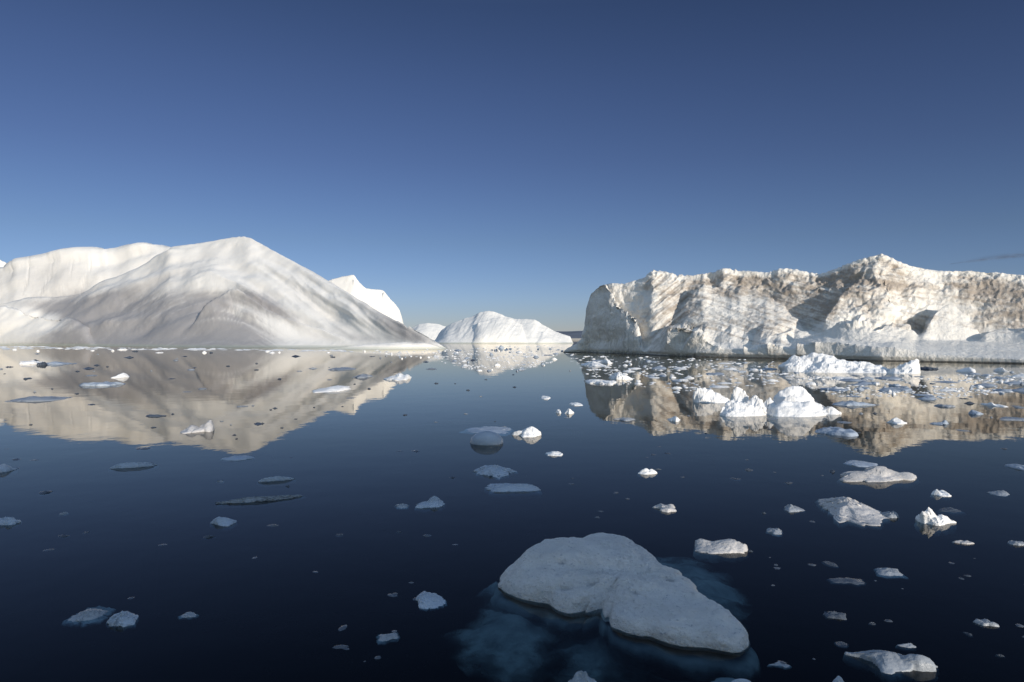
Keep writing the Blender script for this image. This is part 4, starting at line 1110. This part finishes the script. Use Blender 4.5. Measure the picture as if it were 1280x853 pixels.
piece(24, 50, 449, 456, 'slab', 'white', 'flat white ice block near the left shore of the big smooth iceberg', flat=.3)
piece(48, 56, 450.5, 457, 'slab', 'dark', 'small dark square ice block between two white blocks near the left edge', flat=.3)
piece(55, 82, 451.5, 456.5, 'jag', 'pale', 'low blue ice row right of the small dark square block', flat=.5)
piece(481, 517, 463, 476, 'jag', 'white', 'toothed white ice piece at the right end of the left iceberg\'s reflection', flat=.4, peaks=((0, 0, .9, .6), (.6, 0, .9, .5)))
piece(412, 446, 457, 463.5, 'slab', 'wet', 'flat grey-edged floe left of the toothed white piece, farther away', 'ice floe', flat=.65)
piece(442, 466, 465, 473, 'jag', 'wet', 'knobbly grey floe between the flat grey floe and the toothed white piece', 'ice floe', flat=.6)
piece(175, 207, 517, 521.5, 'slab', 'dark', 'dark blue bar of ice left of the two white touching lumps', flat=.5)
piece(694, 702, 511, 517, 'lump', 'white', 'tiny white ice lump, left one of a centre pair', flat=.3)
piece(704, 718, 510, 518, 'lump', 'white', 'small white ice lump, right one of a centre pair', flat=.3)
piece(708, 728, 502, 507, 'slab', 'white', 'thin white ice plate just behind the small centre pair of lumps', flat=.5)
piece(674, 688, 494, 499, 'slab', 'white', 'small flat white ice scrap in the blue gap, behind the centre pair', flat=.5)
piece(1104, 1134, 520, 531, 'lump', 'white', 'white pointed ice piece with a dark left tail on the right reflection', flat=.35, peaks=((.1, 0, 1.0, .6),))
piece(1160, 1188, 523, 532, 'lump', 'pale', 'small blue piece with a white knob right of the white pointed piece', flat=.4, peaks=((.6, 0, 1.0, .4),))
piece(1205, 1228, 511, 519, 'lump', 'pale', 'blue rounded ice piece with a tail on the right reflection', flat=.4)
piece(1172, 1194, 504, 510, 'slab', 'wet', 'small dark ice slab left of the blue rounded piece, farther off', flat=.5)
piece(1235, 1253, 501, 509, 'lump', 'white', 'small white ice knob on a thin plate near the right edge', flat=.4, peaks=((-.6, 0, 1.0, .5),))
piece(1040, 1090, 500, 509, 'jag', 'pale', 'long thin blue ice plate right of the largest rounded growler', 'ice floe', flat=.6)
piece(1240, 1290, 519, 527, 'slab', 'wet', 'thin dark grey ice strip near the right edge on the iceberg\'s reflection', 'ice floe', flat=.7)
piece(1200, 1221, 457, 466, 'lump', 'white', 'white and blue ice cube-like lump before the low right shelf', flat=.2, peaks=((.2, 0, .8, .9),))
piece(1246, 1256, 459, 465, 'lump', 'white', 'tiny white peaked lump before the low right shelf, nearest the right edge', flat=.2)
piece(1149, 1164, 457, 462, 'slab', 'dark', 'flat dark slab right of the finned white growler', flat=.4)
piece(762, 795, 521, 527, 'jag', 'wet', 'thin dark row of ice with one white bump on the cliff\'s reflected edge', 'ice floe', flat=.6)
piece(836, 854, 520, 528, 'jag', 'white', 'white scrap of ice on the brown reflection left of the three-part group', flat=.5)
piece(1036, 1082, 716, 734, 'blade', 'dark', 'dim grey sunken ice bar in the dark right water', flat=.8, sink=.2, yaw=-.3)
piece(1094, 1128, 706, 720, 'jag', 'wet', 'small glinting ice scrap right behind the dim sunken bar', flat=.75, sink=.2, yaw=-.3)
piece(1030, 1058, 761, 775, 'slab', 'dark', 'pale grey flat ice piece in front of the dim sunken bar', flat=.7, yaw=-.35)
piece(1219, 1248, 770, 785, 'slab', 'wet', 'pale grey tapering ice piece alone near the bottom right', flat=.65, yaw=-.4)
piece(973, 1003, 628, 641, 'jag', 'wet', 'pair-like grey ice scrap left of the rugged bright chunk', flat=.65)
piece(1193, 1218, 674, 682, 'slab', 'dull', 'thin bright ice scrap nearer than the winged white chunk', flat=.6, yaw=-.2)
piece(1263, 1283, 673, 684, 'slab', 'wet', 'pale grey ice scrap near the right edge, right of the thin bright scrap', flat=.6)
piece(1233, 1263, 612, 620, 'jag', 'wet', 'thin curved grey ice scrap near the right edge behind the winged chunk', flat=.75)
piece(959, 986, 655, 671, 'jag', 'wet', 'wispy grey ice scrap between the sunlit wedge and the rugged chunk', flat=.8, sink=.3, yaw=-.4)
piece(958, 992, 824, 836, 'slab', 'wet', 'dim grey ice plate between the largest floe\'s tip and the bullet-shaped chunk', flat=.8, sink=.4)

# ---- many small bits that nothing tells apart: groups sharing meshes
protos = {}


def bits(n, poly, mats, label, group, wpx, hpx, seed, styles=('slab', 'lump', 'jag'), flat=.55, cat='ice chip', dens=None, sink=0.0, aspect=None):
    r = random.Random(seed)
    key = (tuple(mats), tuple(styles))
    if key not in protos:
        protos[key] = [ice_mesh('ice_chip', 1, .7, .35, m_, 900 + 7 * q + i * 131, st, nphi=18, nring=6, deep=.4)
                       for i, m_ in enumerate(mats) for q, st in enumerate(tuple(styles) * 3)]
    xs = [p[0] for p in poly]; ys = [p[1] for p in poly]
    def inside(x, y):
        c = False
        for k in range(len(poly)):
            (xa, ya), (xb, yb) = poly[k], poly[k - 1]
            if (ya > y) != (yb > y) and x < (xb - xa) * (y - ya) / (yb - ya) + xa: c = not c
        return c
    made = tries = 0
    while made < n and tries < n * 60:
        tries += 1
        x, y = r.uniform(min(xs), max(xs)), r.uniform(min(ys), max(ys))
        if not inside(x, y): continue
        if dens and r.random() > dens(x, y): continue
        Y = depth_of(y)
        s_ = (r.uniform(0, 1) ** 2.2) * (wpx[1] - wpx[0]) + wpx[0]
        w_ = s_ / F * Y
        hp = min(r.uniform(*hpx), s_ * .55)
        o = link('ice_chip', r.choice(protos[key]), loc=(px2x(x, Y), Y, 0))
        h_ = hp / F * Y
        dy = min(w_ * r.uniform(.5, 1.6), 3 * w_)
        o.rotation_euler[2] = r.choice((0, math.pi)) + r.uniform(-.5, .5)
        o.scale = (w_, dy / .7, h_ / .35)
        o.location.z = -sink * h_
        tag(o, label, cat, group)
        made += 1


bits(72, [(0, 437), (300, 440), (545, 442), (600, 448), (540, 470), (470, 500), (330, 545), (250, 555), (120, 545), (0, 530)], ('dark', 'wet'),
     'thin dark chip of wet ice on the left iceberg\'s pale reflection', 'dark ice chips on the left reflection', (3, 16), (.5, 1.6), 11, ('slab', 'jag'), dens=lambda x, y: 1.0 if y < 470 else .45)
bits(12, [(0, 436), (420, 440), (420, 444), (0, 441)], ('white',), 'small white ice bit close along the foot of the left iceberg', 'white bits along the left iceberg', (4, 14), (1, 2), 12)
bits(46, [(420, 440), (560, 438), (660, 434), (705, 436), (700, 455), (660, 466), (610, 468), (560, 456)], ('white', 'pale'),
     'small white or blue ice bit crowding before the far middle iceberg', 'ice bits before the middle iceberg', (3, 13), (.8, 3.0), 13, ('lump', 'jag', 'slab'))
bits(14, [(560, 458), (720, 458), (728, 540), (600, 545), (480, 520), (520, 470)], ('dark', 'wet'),
     'tiny dark chip of ice on the open blue water of the gap', 'dark chips in the gap', (3, 11), (.6, 1.5), 14, ('slab', 'jag'))
bits(52, [(705, 443), (760, 446), (830, 450), (1000, 453), (1000, 482), (900, 486), (850, 492), (780, 480), (728, 470)], ('white', 'pale'),
     'small white ice bit floating along the left front of the right iceberg', 'ice bits along the right iceberg', (4, 24), (.6, 2.2), 15, ('jag', 'slab'))
bits(54, [(985, 470), (1150, 471), (1290, 462), (1290, 492), (1170, 500), (1050, 498), (1010, 482)], ('pale', 'white'),
     'small blue or white ice bit in the brash belt before the right shelf', 'brash belt on the right', (5, 34), (.8, 3.2), 16, ('jag', 'slab'))
bits(24, [(985, 458), (1150, 471), (1290, 460), (1290, 545), (1100, 545), (860, 545), (800, 520), (860, 500), (980, 525)], ('dark', 'wet'),
     'dark flat ice chip on the brown reflection of the right iceberg', 'dark chips on the right reflection', (4, 18), (.7, 2.0), 17, ('slab', 'jag'))
bits(11, [(20, 560), (560, 560), (600, 640), (580, 700), (300, 680), (0, 720)], ('wet', 'dark'),
     'dim scrap of clear ice in the dark water of the left foreground', 'dim scraps in the left foreground', (8, 20), (1.0, 2.5), 18, ('jag', 'slab'), sink=.3)
bits(12, [(690, 560), (1000, 560), (1280, 600), (1280, 840), (960, 840), (950, 700), (840, 650), (700, 650)], ('dark',),
     'dim scrap of clear ice in the dark water of the right foreground', 'dim scraps in the right foreground', (7, 22), (1.0, 3.0), 19, ('jag', 'slab'), sink=.3)


def brash_sheet(name, poly, n, mat, seed, wpx, label, zs=(.4, 1.0)):
    """slush and crumbs of ice nobody could count: one object"""
    r = random.Random(seed)
    src = ice_mesh('crumb', 1, .8, .4, mat, seed, 'lump', nphi=9, nring=4, deep=.2)
    nv = len(src.vertices)
    co = np.zeros(nv * 3, np.float32); src.vertices.foreach_get('co', co); co = co.reshape(-1, 3)
    tris = []
    for p in src.polygons:
        v = list(p.vertices)
        tris += [(v[0], v[i], v[i + 1]) for i in range(1, len(v) - 1)]
    tris = np.array(tris)
    xs = [p[0] for p in poly]; ys = [p[1] for p in poly]
    Vs, Fs = [], []
    k = 0
    while k < n:
        x, y = r.uniform(min(xs), max(xs)), r.uniform(min(ys), max(ys))
        c = False
        for q in range(len(poly)):
            (xa, ya), (xb, yb) = poly[q], poly[q - 1]
            if (ya > y) != (yb > y) and x < (xb - xa) * (y - ya) / (yb - ya) + xa: c = not c
        Y = depth_of(y); X = px2x(x, Y)
        if not c or float(fbm(np.array([X / 7]), np.array([Y / 9]), np.array([0.]), 3, seed)[0]) < r.uniform(-.12, .25): continue
        w_ = r.uniform(*wpx) / F * Y
        a = r.uniform(0, 6.28)
        m = co * np.array([w_, w_ * r.uniform(.8, 2), w_ * r.uniform(*zs)])
        Vs.append(np.stack([m[:, 0] * math.cos(a) - m[:, 1] * math.sin(a) + X, m[:, 0] * math.sin(a) + m[:, 1] * math.cos(a) + Y, m[:, 2]], 1))
        Fs.append(tris + k * nv)
        k += 1
    bpy.data.meshes.remove(src)
    o = link(name, mesh_from(name, np.concatenate(Vs), np.concatenate(Fs), M[mat]))
    tag(o, label, 'brash ice', kind='stuff')


brash_sheet('brash_ice', [(705, 442), (770, 445), (1000, 452), (1010, 482), (900, 484), (850, 490), (760, 478), (728, 466)], 560, 'white', 5, (1.0, 6.5), 'crumbs of white brash ice afloat along the right iceberg', (.12, .5))
brash_sheet('brash_ice', [(985, 471), (1150, 472), (1290, 461), (1290, 488), (1180, 498), (1050, 496), (1010, 484)], 620, 'white', 6, (1.2, 6.0), 'crumbs of blue-white brash ice in the belt on the right', (.15, .7))
brash_sheet('brash_ice', [(440, 438), (560, 437), (660, 431), (708, 434), (695, 452), (650, 464), (600, 466), (540, 450)], 520, 'white', 7, (.9, 4.0), 'crumbs of white brash ice before the far middle iceberg', (.2, .8))
brash_sheet('brash_ice', [(-20, 432.5), (300, 436.2), (440, 438.2), (440, 440), (300, 438.5), (-20, 436)], 230, 'white', 8, (2, 12), 'thin line of white brash along the foot of the left iceberg', (.05, .28))
brash_sheet('brash_ice', [(690, 555), (1290, 555), (1290, 845), (960, 845), (950, 760), (880, 680), (700, 640)], 40, 'dark', 9, (3, 11), 'sparse dark grey crumbs of ice on the dark right foreground water', (.1, .4))
brash_sheet('brash_ice', [(-10, 560), (580, 560), (600, 680), (480, 840), (-10, 700)], 25, 'dark', 10, (3, 11), 'sparse dark grey crumbs of ice on the dark left foreground water', (.1, .4))
